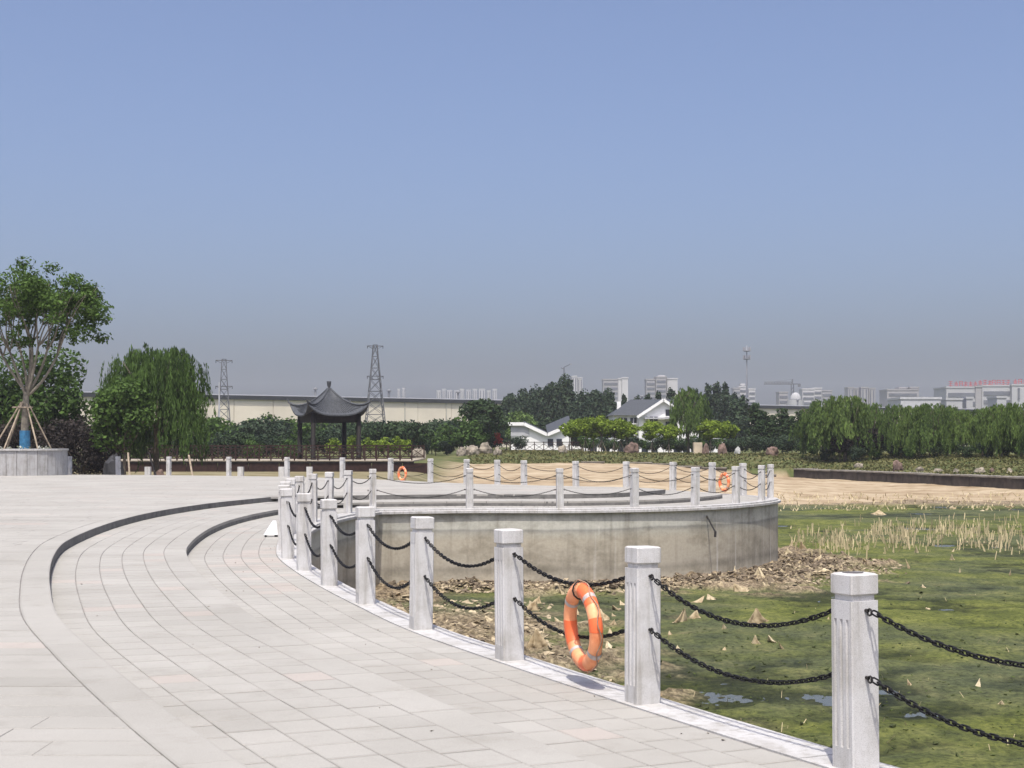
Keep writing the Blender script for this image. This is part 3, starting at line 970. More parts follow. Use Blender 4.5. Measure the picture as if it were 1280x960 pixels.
# ------------------------------------------------------------------ life rings hung on the fence
def make_ring(label, loc, rz, tilt=0.0, group='life rings hung on the fence'):
    t = thing('life_ring', label, 'life ring', loc, rz, group)
    t.rotation_euler = (tilt, 0, rz)
    Rr, r = 0.238, 0.051                                  # ring stands in the local xz plane, centre at origin
    def torus(a0, a1, rr, nm, name, mat, n2=14, flat=1.0):
        mb = MB()
        vs, fs = [], []
        closed = abs(a1 - a0 - 2 * math.pi) < 1e-3
        m = nm if closed else nm + 1
        for k in range(m):
            a = a0 + (a1 - a0) * k / nm
            for q_ in range(n2):
                b = 2 * math.pi * q_ / n2
                rad = Rr + rr * math.cos(b)
                vs.append((rad * math.cos(a), rr * math.sin(b) * 0.85, rad * math.sin(a)))
        for k in range(nm):
            for q_ in range(n2):
                fs.append((k * n2 + q_, k * n2 + (q_ + 1) % n2, ((k + 1) % m) * n2 + (q_ + 1) % n2, ((k + 1) % m) * n2 + q_))
        return mb.add(vs, fs).build(name, mat, t, True)
    torus(0, 2 * math.pi, r, 48, 'ring_body', M_ORANGE)
    for k in range(4):
        a = R(38 + 90 * k)
        torus(a - R(3.6), a + R(3.6), r + 0.0025, 6, 'reflective_band', M_BAND)
    for k, (c, wd) in enumerate(((R(120), 22), (R(345), 20), (R(172), 10), (R(262), 9))):
        torus(c - R(wd), c + R(wd), r + 0.0015, 10, 'orange_stripe', M_DKORANGE)
    rp = []
    for k in range(64):
        a = 2 * math.pi * k / 64
        out = 0.005 + 0.010 * abs(math.sin(2 * (a - R(38))))
        rp.append(((Rr + r + out) * math.cos(a), 0.012 * math.sin(9 * a), (Rr + r + out) * math.sin(a)))
    MB().tube(rp, 0.0045, 5, closed=True).build('grab_rope', M_ROPE, t, True)
    hook = [(0.0, -0.005 + 0.064 * math.sin(a), Rr + 0.062 * math.cos(a)) for a in np.linspace(0, 2 * math.pi, 13)[:-1]]
    MB().tube(hook, 0.006, 5, closed=True).build('tie_cord', M_BLACK, t, True)
    return t
def ring_on(i, tpar, label, tilt=0.0, side=0.062):
    pa, pb_, sag = CHAIN_SPANS[(i, 0)]
    p = pa.lerp(pb_, tpar) - Vector((0, 0, sag * 4 * tpar * (1 - tpar)))
    d = (pb_ - pa).normalized()
    left = Vector((-d.y, d.x, 0))
    c = p + left * side
    rz = math.atan2(d.y, d.x) - (R(6) if tilt else 0)
    return make_ring(label, (c.x, c.y, p.z - 0.238 - 0.03), rz, tilt)
ring_on(NP_S + 1, 0.32, 'bright orange life ring with silver bands, casting a shadow on paving close by', R(-3))
ib = i_corner + 8
ring_on(ib, 0.55, 'orange life ring on the back of the round terrace, sandy shore behind')
ring_on(ib + 8, 0.68, 'orange life ring on the back fence near the boardwalk end')

# small white wedge shaped box by the post foot
wx, wy = P(338, 671)
t = thing('wedge_box', 'small white wedge shaped plastic box lying beside a post on the promenade', 'box', (wx + 0.02, wy, 0.0), R(12))
mb = MB()
mb.add([(-0.13, -0.06, 0.035), (0.1, -0.06, 0.035), (0.1, 0.08, 0.035), (-0.13, 0.08, 0.035), (0.02, -0.03, 0.27), (0.075, -0.03, 0.27), (0.075, 0.05, 0.27), (0.02, 0.05, 0.27)],
       [(0, 3, 2, 1), (4, 5, 6, 7), (0, 1, 5, 4), (1, 2, 6, 5), (2, 3, 7, 6), (3, 0, 4, 7)])
mb.build('housing', M_PLASTICW, t)
MB().box((0.075, 0.0, 0.018), (0.05, 0.1, 0.036)).build('foot', M_BLACK, t)
MB().box((-0.10, 0.0, 0.018), (0.03, 0.1, 0.036)).build('foot', M_BLACK, t)

# ------------------------------------------------------------------ foliage
def leaves(centres, outward, size, g, droop=False, aspect=0.5):
    """one small diamond face per leaf; returns vertices, quads, tint"""
    n = len(centres)
    c = np.asarray(centres, float)
    nn = np.asarray(outward, float) * 0.7 + g.normal(size=(n, 3)) * 0.55 + np.array([0, 0, 0.35])
    nn /= np.linalg.norm(nn, axis=1)[:, None] + 1e-9
    if droop: u = np.stack([g.normal(size=n) * 0.22, g.normal(size=n) * 0.22, -np.ones(n)], 1)
    else: u = g.normal(size=(n, 3))
    if droop: nn[:, 2] *= 0.2
    u -= nn * (u * nn).sum(1)[:, None]
    u /= np.linalg.norm(u, axis=1)[:, None] + 1e-9
    v = np.cross(nn, u)
    s = (size * g.uniform(0.65, 1.35, n))[:, None]
    V = np.stack([c + u * s, c + v * s * aspect, c - u * s, c - v * s * aspect], 1).reshape(-1, 3)
    k = np.arange(n)[:, None] * 4
    return V, k + np.arange(4)[None], np.clip(g.normal(0.5, 0.24, n), 0, 1)
def blob_leaves(blobs, per, size, g, hollow=0.55, aspect=0.55):
    C, O = [], []
    for (cx, cy, cz, rx, ry, rz_) in blobs:
        m = int(per * (rx * ry * rz_) ** (2 / 3))
        d = g.normal(size=(m, 3)); d /= np.linalg.norm(d, axis=1)[:, None]
        r = (hollow + (1.06 - hollow) * g.random(m) ** 0.7)[:, None]
        C.append(np.array([cx, cy, cz]) + d * r * np.array([rx, ry, rz_])); O.append(d)
    return leaves(np.concatenate(C), np.concatenate(O), size, g, False, aspect)
def limb(mb, a, b, r0, r1, g, bend=0.12, n=6):
    a, b = np.array(a, float), np.array(b, float)
    L = np.linalg.norm(b - a)
    off = g.normal(size=3) * bend * L
    pts = [a + (b - a) * t + off * math.sin(math.pi * t) for t in np.linspace(0, 1, 6)]
    mb.tube(pts, list(np.linspace(r0, r1, 6)), n)
def crown_obj(V, Q, T, mat, parent, name='crown'):
    return link(name, quads_mesh(name, V, Q, T), mat, parent)

def round_tree(seed, name, label, cat, h, cw, trunk_h, mat, bark=M_BARK, nb=14, per=240, size=0.16, squash=0.75, group=None, trunk_r=None, props=False, taper=0.0, hollow=0.5):
    """trunk, limbs and a crown of leaf clumps: h total height, cw crown width"""
    g = np.random.default_rng(seed)
    t = thing(name, label, cat, (0, 0, 0), 0, group)
    cz = (trunk_h + h) / 2; rz_ = (h - trunk_h) / 2; rx = cw / 2
    blobs = []
    mb = MB()
    tr = trunk_r or 0.035 * h * 0.5
    fork = trunk_h + 0.25 * (h - trunk_h) * 0.5
    limb(mb, (0, 0, -0.1), (0, 0, fork), tr, tr * 0.7, g, 0.02, 8)
    for k in range(nb):
        d = g.normal(size=3); d /= np.linalg.norm(d)
        rr = g.uniform(0.35, 0.78)
        zz = d[2] * rr
        shrink = 1 - taper * (zz + 0.5)
        p = np.array([d[0] * rr * rx * shrink, d[1] * rr * rx * shrink, cz + zz * rz_])
        br = g.uniform(0.26, 0.44)
        blobs.append((*p, rx * br * 1.15, rx * br * 1.15, max(rz_ * br, rx * br * squash)))
        limb(mb, (0, 0, fork - 0.1 * g.random() * fork), p, tr * 0.42, tr * 0.1, g, 0.08, 5)
    mb.build('trunk', bark, t, True)
    V, Q, T = blob_leaves(blobs, per, size, g, hollow)
    crown_obj(V, Q, T, mat, t)
    if props:
        pm = MB()
        for k in range(3):
            a = 2 * math.pi * k / 3 + g.random()
            p_ = MB().tube([(math.cos(a) * 0.75, math.sin(a) * 0.75, -0.05), (math.cos(a) * 0.03, math.sin(a) * 0.03, trunk_h * 0.85)], 0.035, 5)
            p_.build('support_pole', M_POLE, t)
    return t
def willow(seed, label, h, cw, nstr=170, per=30, leaf=0.2, group=None, mat=None, low=0.12, name='willow_tree', dome=0.30, nsub=60):
    g = np.random.default_rng(seed)
    t = thing(name, label, 'tree', (0, 0, 0), 0, group)
    mb = MB()
    tr = 0.022 * h
    limb(mb, (0, 0, -0.1), (0, 0, h * 0.42), tr, tr * 0.75, g, 0.02, 8)
    C, O = [], []
    heads = []
    for k in range(11):
        a = 2 * math.pi * k / 11 + g.random() * 0.5
        rr = cw / 2 * g.uniform(0.25, 0.78)
        z = h * g.uniform(0.78, 0.95) - 0.10 * h * (rr / (cw / 2)) ** 2
        p = np.array([math.cos(a) * rr, math.sin(a) * rr, z])
        heads.append(p)
        limb(mb, (0, 0, h * g.uniform(0.28, 0.42)), p, tr * 0.5, tr * 0.12, g, 0.07, 5)
    mb.build('trunk', M_BARK, t, True)
    TT = []
    subs = []
    for k in range(nsub):                                  # clumps of trailing shoots, gaps between them
        a = g.uniform(0, 2 * math.pi)
        rr = math.sqrt(g.uniform(0.02, 1.0)) * cw * 0.44 * g.uniform(0.85, 1.08)
        z = h * (0.97 - dome * (rr / (cw * 0.5)) ** 2.5)
        if rr > 0.2 * cw: z -= g.random() ** 1.2 * 0.45 * h
        else: z -= abs(g.normal()) * 0.06 * h
        subs.append((np.array([math.cos(a) * rr, math.sin(a) * rr, z]), g.uniform(0.14, 0.42), g.normal() * 0.17))
    for s_ in range(nstr):
        hd, lf, tn = subs[g.integers(nsub)]
        a = g.uniform(0, 2 * math.pi)
        rr = min(1.9, abs(g.normal())) * 0.075 * cw
        st_ = hd + np.array([math.cos(a) * rr, math.sin(a) * rr, -rr * 0.7 + g.normal() * 0.02 * h])
        rad = math.hypot(st_[0], st_[1])
        out = np.array([st_[0], st_[1], 0]) / (rad + 1e-6)
        L = lf * h * g.uniform(0.5, 1.15)
        L = min(L, st_[2] - low * h * g.uniform(0.6, 2.2))
        m = per
        tt = g.random(m) ** 0.85
        arch = 0.05 * cw * (1 - np.exp(-3 * tt))
        pos = st_[None] + out[None] * arch[:, None] + np.array([0, 0, -1.0]) * (L * tt - 0.03 * h * np.sin(np.pi * np.minimum(tt * 2, 1)))[:, None]
        pos += g.normal(size=(m, 3)) * np.array([0.35, 0.35, 0.2]) * leaf
        TT.append(np.full(m, tn)); C.append(pos); O.append(np.repeat(out[None] * 0.8 + np.array([[0, 0, 0.5]]), m, 0))
    V, Q, T = leaves(np.concatenate(C), np.concatenate(O), leaf, g, True, 0.30)
    T = np.clip(T + np.concatenate(TT), 0, 1)
    crown_obj(V, Q, T, mat or L_WILLOW, t)
    return t
def poplar(seed, label, h, cw, mat, group=None, per=300, size=0.22, name='poplar_tree', spire=0.8):
    g = np.random.default_rng(seed)
    t = thing(name, label, 'tree', (0, 0, 0), 0, group)
    mb = MB()
    limb(mb, (0, 0, -0.1), (0, 0, h * 0.93), 0.016 * h, 0.02, g, 0.01, 6)
    blobs = []
    for k in range(16):
        f = (k + 0.5) / 16
        z = h * (0.12 + 0.84 * f)
        wdt = cw / 2 * (math.sin(math.pi * min(1, 0.18 + f * spire)) ** 0.7)
        for q_ in range(2):
            a = g.uniform(0, 6.28); o_ = wdt * g.uniform(0.15, 0.5)
            p = (math.cos(a) * o_, math.sin(a) * o_, z + g.normal() * 0.02 * h)
            blobs.append((*p, wdt * 0.55 + 0.1, wdt * 0.55 + 0.1, h * 0.055))
            limb(mb, (0, 0, z - 0.06 * h), p, 0.03, 0.012, g, 0.05, 4)
    mb.build('trunk', M_BARK, t, True)
    V, Q, T = blob_leaves(blobs, per, size, g, 0.45)
    crown_obj(V, Q, T, mat, t)
    return t
def put(o, px, d, s=1.0, rz=None, z=None, label=None, group=None, first=False):
    x = PX(px, d)
    loc = (x, d, gz(x, d) - 0.03 if z is None else z)
    rz = random.uniform(0, 6.28) if rz is None else rz
    if first:
        o.location = loc; o.rotation_euler = (0, 0, rz); o.scale = s if hasattr(s, '__len__') else (s, s, s)
        if label: o['label'] = label
        if group: o['group'] = group
        return o
    return place_copy(o, loc, rz, s, label, group)
def hgt(ytop, ybase, d): return (ybase - ytop) * d / F

# ---- planter with a propped tree, left
PD = 62.0
pcx = PX(31, PD)
PZ0 = 2 * ST
pt = thing('round_planter', 'round grey granite planter with pale rim under the propped tree', 'planter', (pcx, PD, PZ0))
Rp, Hp = 1.68, 1.0
ns = 26
for k in range(ns):
    a0, a1 = 2 * math.pi * k / ns + 0.004, 2 * math.pi * (k + 1) / ns - 0.004
    vs = []
    jit = random.uniform(-0.006, 0.006)
    for z in (-0.004, Hp):
        for (a_, r_) in ((a0, Rp + jit), (a1, Rp + jit), (a1, Rp - 0.1), (a0, Rp - 0.1)): vs.append((r_ * math.cos(a_), r_ * math.sin(a_), z))
    MB().add(vs, [(3, 2, 1, 0), (4, 5, 6, 7), (0, 1, 5, 4), (1, 2, 6, 5), (2, 3, 7, 6), (3, 0, 4, 7)]).build('facing_slab', M_PLANTER, pt)
MB().lathe([(Rp - 0.07, 0.0), (Rp - 0.07, Hp - 0.02)], 40, cap=False).build('core', M_JOINT, pt)
MB().lathe([(Rp - 0.25, 0.0), (Rp + 0.05, 0.0), (Rp + 0.05, 0.07), (Rp - 0.25, 0.07), (Rp - 0.25, 0.0)], 52, (0, 0, Hp + 0.002), cap=False).build('rim', M_COPE, pt)
MB().lathe([(0.01, 0.0), (Rp - 0.2, 0.0)], 30, (0, 0, Hp + 0.03), cap=False).build('soil', M_CLOD, pt)
g = np.random.default_rng(5)
TZ = PZ0 + Hp + 0.03
tt_ = thing('propped_tree', 'tall vase shaped tree with blue wrapped trunk and timber props in planter', 'tree', (pcx, PD, TZ))
mb = MB()
def tp(px, py): return np.array([PX(px, PD) - pcx, 0, PZ(py, PD) - TZ])
fork = tp(33, 490)
limb(mb, (0, 0, -0.1), fork, 0.19, 0.12, g, 0.01, 10)
blobs = []
mids = [(2, 446), (12, 440), (22, 436), (31, 430), (41, 430), (52, 434), (60, 438), (70, 444)]
for k in range(8):
    m_ = tp(*mids[k]) + np.array([0, g.normal() * 0.35, 0])
    limb(mb, fork + np.array([0, 0, -0.3 * g.random()]), m_, 0.068, 0.042, g, 0.04, 7)
    for q_ in range(4):
        tx = 42 + (mids[k][0] - 36) * 1.75 + (q_ - 1.5) * 13
        tip = tp(tx, 384 - 22 * math.sqrt(max(0, 1 - ((tx - 42) / 90) ** 2)) + g.normal() * 5) + np.array([0, g.normal() * 0.8, 0])
        midp = m_ + (tip - m_) * 0.5 + g.normal(size=3) * 0.08
        limb(mb, m_, midp, 0.034, 0.024, g, 0.05, 5)
        limb(mb, midp, tip, 0.024, 0.01, g, 0.06, 5)
        limb(mb, midp, tip + np.array([g.normal() * 0.45, g.normal() * 0.5, 0.0]), 0.022, 0.009, g, 0.05, 4)
mb.build('trunk', M_PALEBARK, tt_, True)
for k in range(84):
    u = g.random() * 2 * math.pi; rr = math.sqrt(g.random()) * 0.96
    bx_, by_ = 42 + 82 * rr * math.cos(u), rr * math.sin(u)
    dome = math.sqrt(max(0, 1 - rr * rr))
    zc_ = 396 - dome * 62 * g.uniform(0.15, 1.0) + g.normal() * 3
    p = tp(bx_, zc_)
    blobs.append((p[0], by_ * 2.4, p[2], *(g.uniform(0.26, 0.62) * np.array([1.05, 1.05, 0.75]))))
for (qx, qy) in ((108, 398), (118, 386), (95, 408), (-30, 410), (12, 336), (60, 334), (84, 346), (34, 330), (105, 360), (122, 392), (127, 384), (112, 410), (100, 416), (88, 402)):
    p = tp(qx, qy); blobs.append((p[0], g.normal() * 0.8, p[2], 0.42, 0.42, 0.3))
for k in range(46):
    p = tp(g.uniform(-36, 124), g.uniform(392, 430)); blobs.append((p[0], g.normal() * 0.9, p[2], *(g.uniform(0.16, 0.38) * np.array([1.1, 1.1, 0.8]))))
V, Q, T = blob_leaves(blobs, 820, 0.078, g, 0.2, 0.5)
crown_obj(V, Q, T, L_MID, tt_)
MB().lathe([(0.225, 0), (0.215, 0.75)], 12, (0, 0, 0.03), cap=False).build('blue_wrap', M_BLUE, tt_, True)
for k, (bx_, by_) in enumerate(((-1.15, -0.5), (-0.95, 0.6), (0.78, -0.75), (0.95, 0.5), (-0.5, -1.1))):
    MB().tube([(bx_, by_, -0.02), (bx_ * 0.1, by_ * 0.1, 1.95)], 0.033, 6).build('support_pole', M_POLE, tt_)
MB().tube([(-0.42, -0.3, 1.72), (0.42, -0.3, 1.72)], 0.03, 5).build('cross_bar', M_POLE, tt_)
fl = MB()
V, Q, T = blob_leaves([(x_, y_, 0.09, 0.14, 0.14, 0.13) for x_, y_ in ((-0.9, -1.0), (-0.6, -1.2), (-0.3, -1.1), (0.5, -1.2), (0.9, -0.9), (1.1, -0.6), (0.2, -1.25))], 900, 0.05, g, 0.2, 0.8)
o = link('flower_patch', quads_mesh('flower_patch', V, Q, T), leaf_mat('pale flowers', (0.2, 0.25, 0.12), (0.62, 0.62, 0.6)))
o.location = (pcx, PD, TZ - 0.04); tag(o, 'pale low flowers growing on the planter soil round the trunk', 'flowers', None, 'stuff')

# ---- trees behind the plaza, left
o = round_tree(21, 'broadleaf_tree', 'dark round tree standing behind the granite planter', 'tree', 6.6, 5.2, 1.0, L_MID, nb=20, per=420, size=0.13, taper=0.1)
put(o, 55, 84, (1.12, 1.12, 1.1), first=True)
o = round_tree(22, 'broadleaf_tree', 'dark dense tree half hidden behind the propped tree at the planter', 'tree', 6.0, 4.6, 0.8, L_DARK, nb=18, per=380, size=0.14)
put(o, -8, 86, first=True)
plum = round_tree(23, 'purple_plum_bush', 'dark purple leaved bush with many stems behind the plaza', 'bush', 3.4, 3.0, 0.15, L_PURPLE, nb=20, per=330, size=0.085, group='purple leaved bushes behind the plaza', trunk_r=0.06, hollow=0.2)
put(plum, 104, 76, first=True)
for px_b, d_, s_ in ((70, 77, 1.05), (128, 79, 0.9), (20, 79, 1.1), (-15, 77, 1.0), (88, 82, 1.15), (45, 75, 0.7)): put(plum, px_b, d_, s_)
ww = willow(31, 'big bushy willow with trailing branches beside the boardwalk railing', hgt(416, 590, 78), 5.0, 1250, 34, 0.12, None, L_WILLOW2, 0.08, dome=0.14, nsub=95)
put(ww, 196, 78, first=True, rz=0.4)
o = round_tree(33, 'broadleaf_tree', 'leafy mid green tree joined to the side of the big willow', 'tree', 5.6, 3.3, 1.0, L_MID, nb=20, per=480, size=0.115)
put(o, 156, 75.4, first=True)

def rock(seed, name, label, loc, sz, mat, group=None, cat='rock'):
    g = np.random.default_rng(seed)
    import bmesh
    bm = bmesh.new()
    bmesh.ops.create_icosphere(bm, subdivisions=3, radius=1.0)
    off = g.uniform(0, 50, 3)
    for v in bm.verts:
        n_ = mnoise.fractal(Vector(v.co) * 1.3 + Vector(off), 1.0, 2.0, 3)
        c_ = mnoise.cell(Vector(v.co) * 2.1 + Vector(off))
        v.co = v.co * (1 + 0.30 * n_ + 0.10 * c_)
        if v.co.z < -0.5: v.co.z = -0.5
        v.co = Vector((v.co.x * sz[0] / 2, v.co.y * sz[1] / 2, (v.co.z + 0.35) * sz[2] / 1.4))
    me = bpy.data.meshes.new(name); bm.to_mesh(me); bm.free()
    o = link(name, me, mat)
    o.location = loc
    o.rotation_euler = (0, 0, g.uniform(0, 6))
    return tag(o, label, cat, group)
def rock_at(seed, px, pyb, pw, ph, d, label, mat, group=None, name='rock'):
    x = PX(px, d); z = gz(x, d)
    return rock(seed, name, label, (x, d, z - 0.05), (pw * d / F, pw * d / F * 0.8, ph * d / F * 1.15 + 0.1), mat, group)
rock_at(1, 143, 588, 26, 34, 72, 'dark upright boulder between the plaza post and the willow', M_DARKROCK)
rock_at(2, 199, 586, 18, 14, 74, 'reddish rock lying under the big willow', M_REDROCK)
# leaning timbers and pale blocks under the willow
for k, (xa, ya, xb, yb, m_, lab) in enumerate(((186, 566, 199, 590, M_DKWOOD, 'dark timber pole leaning under the willow beside the reddish rock'), (160, 566, 163, 592, M_POLE, 'pale stake leaning under the willow by the boulder'), (236, 569, 243, 592, M_POLE, 'pale stake leaning by the railing behind the plaza edge'))):
    d_ = 70.5
    z0 = gz(PX(xb, d_), d_) - 0.05
    o = MB().tube([(PX(xb, d_), d_, z0), (PX(xa, d_ + 0.8), d_ + 0.8, PZ(ya, d_ + 0.8))], 0.045, 6).build('timber_pole', m_)
    tag(o, lab, 'pole')
for px_b, lab in ((185, 'small pale stone block under the willow, near the leaning timber'), (301, 'small pale stone block before the boardwalk, alone between posts'), (352, 'small pale stone block before the boardwalk, left of the pavilion'), (387, 'small pale stone block before the boardwalk, in front of the pavilion')):
    d_ = 68.5
    zt = PZ(583.5, d_)
    z0 = gz(PX(px_b, d_), d_) - 0.03
    o = MB().prism(chamfer_sq(0.13, 0.02), 0, zt - z0).build('stone_block', M_POST)
    o.location = (PX(px_b, d_), d_, z0); tag(o, lab, 'block')

# ------------------------------------------------------------------ boardwalk, railing, pavilion
BD_Y = 104.0
deck_z = PZ(575.5, BD_Y)
x0, x1 = PX(120, BD_Y), PX(517, BD_Y)
bw = thing('boardwalk', 'dark timber boardwalk with pale edge running under the pavilion', 'boardwalk', (0, 0, 0))
MB().box(((x0 + x1) / 2, BD_Y + 7, deck_z - 0.05), (x1 - x0, 15, 0.09)).build('deck', M_DECK, bw)
MB().box(((x0 + x1) / 2, BD_Y - 0.46, deck_z - 0.12), (x1 - x0 + 0.1, 0.08, 0.13)).build('edge_beam', M_DKWOOD, bw)
zt = deck_z - 0.19
xk = x0
while xk < x1 - 0.2:                                     # skirt boards
    wd = 2.1
    MB().box((xk + wd / 2, BD_Y - 0.42 + random.uniform(-0.01, 0.01), zt - 0.35), (wd - 0.03, 0.05, 0.72)).build('skirt_board', M_REDWOOD, bw)
    xk += wd
def railing(name, label, xa, xb, yy, zz, h, pitch, mat, group=None):
    t = thing(name, label, 'railing', (xa, yy, zz), 0, group)
    n = max(1, int(round((xb - xa) / pitch)))
    L = xb - xa
    for zr, hh in ((h, 0.07), (h * 0.14, 0.06), (h * 0.80, 0.04)):
        MB().box((L / 2, 0, zr), (L, 0.05, hh)).build('rail', mat, t)
    pm = MB().box((0, 0, (h + 0.06) / 2 - 0.02), (0.09, 0.09, h + 0.1)).mesh('post')
    pm.materials.append(mat)
    p2 = L / n
    c1 = MB().bar((0.04, 0.005, h * 0.16), (p2 - 0.04, 0.005, h * 0.79), 0.045, 0.025, (0, 1, 0)).mesh('cross_brace')
    c2 = MB().bar((0.04, -0.028, h * 0.79), (p2 - 0.04, -0.028, h * 0.16), 0.045, 0.025, (0, 1, 0)).mesh('cross_brace')
    for me in (c1, c2): me.materials.append(mat)
    for k in range(n + 1):
        o = bpy.data.objects.new('post', pm); COL.objects.link(o); o.parent = t; o.location = (p2 * k, 0, 0)
        if k < n:
            for me in (c1, c2):
                o = bpy.data.objects.new('cross_brace', me); COL.objects.link(o); o.parent = t; o.location = (p2 * k, 0, 0)
    return t
railing('railing', 'dark red timber railing with crossed panels along the boardwalk front', x0, x1 - 0.1, BD_Y - 0.3, deck_z - 0.005, hgt(557, 575.5, BD_Y), 0.80, M_REDWOOD)
railing('railing', 'dark timber railing along the far side of the boardwalk behind pavilion', x0, x1 - 0.1, BD_Y + 14, deck_z - 0.005, 0.95, 0.95, M_REDWOOD)

PVY = 110.0
pv = thing('pavilion', 'dark square pavilion with grey tiled roof and upturned corners', 'pavilion', (PX(411.3, PVY), PVY, deck_z))
Rv = 55 * PVY / F
th0 = math.atan2(-0.934, -0.357)
ze, ztip, zap = PZ(519, PVY) - deck_z, PZ(505, PVY) - deck_z, PZ(487, PVY) - deck_z
cor = [np.array([math.cos(th0 + k * math.pi / 2), math.sin(th0 + k * math.pi / 2)]) for k in range(4)]
ccol = 0.75
for k in range(4):
    c = cor[k] * Rv * ccol
    MB().lathe([(0.19, 0.0), (0.19, 0.22), (0.17, 0.24), (0.17, ze + 0.12)], 12, (c[0], c[1], 0.0)).build('column', M_DKWOOD, pv, True)
    c2 = cor[(k + 1) % 4] * Rv * ccol
    MB().bar((c[0], c[1], ze - 0.12), (c2[0], c2[1], ze - 0.12), 0.14, 0.32).build('beam', M_DKWOOD, pv)
    MB().bar((c[0], c[1], ze - 0.42), (c2[0], c2[1], ze - 0.40), 0.06, 0.26).build('hanging_fretwork', M_DKWOOD, pv)
    MB().bar((c[0], c[1], 0.45), (c2[0], c2[1], 0.45), 0.30, 0.06).build('bench_seat', M_REDWOOD, pv)
def roofpt(k, u, v, lift=0.0):
    """face k, u in -1..1 along the eave, v 0 at eave to 1 at apex"""
    a, b = cor[k] * Rv, cor[(k + 1) % 4] * Rv
    mid_ = (a + b) / 2
    half = (b - a) / 2
    bow = 1 - 0.05 * (1 - u * u) * (1 - v)
    pxy = (mid_ * bow + half * u) * (1 - v) + 0.10 * v * (mid_ + half * u) / Rv
    prof = v ** 1.55
    flick = (abs(u) ** 3.2) * (1 - v) ** 2.2
    z = ze + (zap - ze) * (0.10 * v + 0.90 * prof) + (ztip - ze) * flick
    return (pxy[0], pxy[1], z + lift)
rf = MB(); nu, nv = 24, 12
for k in range(4):
    vs = [roofpt(k, -1 + 2 * i / nu, j / nv) for j in range(nv + 1) for i in range(nu + 1)]
    vs2 = [(x, y_, z - 0.10) for x, y_, z in vs]
    m_ = len(vs)
    fs = []
    for j in range(nv):
        for i in range(nu):
            q_ = (j * (nu + 1) + i, j * (nu + 1) + i + 1, (j + 1) * (nu + 1) + i + 1, (j + 1) * (nu + 1) + i)
            fs.append(q_); fs.append(tuple(m_ + x for x in q_[::-1]))
    for i in range(nu): fs.append((i, m_ + i, m_ + i + 1, i + 1))
    rf.add(vs + vs2, fs)
roof = rf.build('roof', M_TILE, pv)
for k in range(4):
    for i in range(1, 22):                               # rows of half round tiles
        u = -1 + 2 * i / 22
        vmax = 0.97
        pts = [roofpt(k, u, v, 0.03) for v in np.linspace(-0.005, vmax, 8)]
        MB().tube(pts, 0.035, 5).build('tile_row', M_TILE, roof)
    pts = [np.array(roofpt(k, -1, v, 0.06)) for v in np.linspace(0, 1, 10)]
    tip = pts[0] + np.array([cor[k][0] * 0.22, cor[k][1] * 0.22, 0.34])
    tip0 = pts[0] + np.array([cor[k][0] * 0.14, cor[k][1] * 0.14, 0.10])
    MB().tube([tip, tip0] + pts, [0.03, 0.06] + [0.085] * 10, 6).build('hip_ridge', M_TILE, roof)
MB().lathe([(0.20, -0.15), (0.16, 0.0), (0.10, 0.12), (0.10, 0.2), (0.13, 0.3), (0.16, 0.5), (0.17, 0.6), (0.12, 0.62)], 12, (0, 0, zap)).build('finial', M_TILE, pv, True)

# ------------------------------------------------------------------ long factory wall and pylons behind
def line_pt(t): return np.array([-130.0, 262.0]) * (1 - t) + np.array([175.0, 478.0]) * t
fx = thing('factory_hall', 'long low cream clad factory hall with black roof edge beyond the trees', 'building', (0, 0, 0))
pa_, pb2 = line_pt(0), line_pt(1)
dirv = (pb2 - pa_) / np.linalg.norm(pb2 - pa_); nrmv = np.array([-dirv[1], dirv[0]])
Lf = float(np.linalg.norm(pb2 - pa_)); ang_f = math.atan2(dirv[1], dirv[0])
HF = 10.3
npan = 42
for k in range(npan):
    c = pa_ + dirv * (k + 0.5) * Lf / npan + nrmv * random.uniform(-0.02, 0.02)
    MB().box((c[0], c[1], HF / 2), (Lf / npan - 0.12, 0.3, HF), ang_f).build('wall_panel', M_CREAM, fx)
    if random.random() < 0.45:
        c2 = pa_ + dirv * (k + random.random()) * Lf / npan - nrmv * 0.22
        MB().box((c2[0], c2[1], HF * 0.56), (0.3, 0.12, HF * 0.86), ang_f).build('downpipe', M_CREAM2, fx)
c = (pa_ + pb2) / 2 + nrmv * 10
MB().box((c[0], c[1], HF * 0.48), (Lf, 19.4, HF * 0.96), ang_f).build('hall_body', M_CREAM2, fx)
c = (pa_ + pb2) / 2 - nrmv * 0.12
MB().box((c[0], c[1], HF + 0.4), (Lf + 1, 0.9, 0.8), ang_f).build('roof_edge', M_BLACKTRIM, fx)
c = (pa_ + pb2) / 2 + nrmv * 9
mb = MB()
pts = []
for e_ in (0, 1):
    q0 = (pa_ if e_ == 0 else pb2)
    for off, z in ((0.5, HF + 0.2), (0.5, HF + 0.9), (9, HF + 1.35), (20, HF + 0.9), (20, HF + 0.2)):
        qq = q0 + nrmv * off; pts.append((qq[0], qq[1], z))
mb.add(pts, [(0, 1, 6, 5), (1, 2, 7, 6), (2, 3, 8, 7), (3, 4, 9, 8), (0, 4, 3, 2, 1), (5, 6, 7, 8, 9), (0, 5, 9, 4)]).build('roof', M_GREYROOF, fx)
for t_ in (0.20, 0.235, 0.27, 0.30):
    c = pa_ + dirv * Lf * t_ - nrmv * 0.22
    MB().box((c[0], c[1], 2.0), (4.2, 0.1, 4.0), ang_f).build('loading_door', M_GLASS, fx)
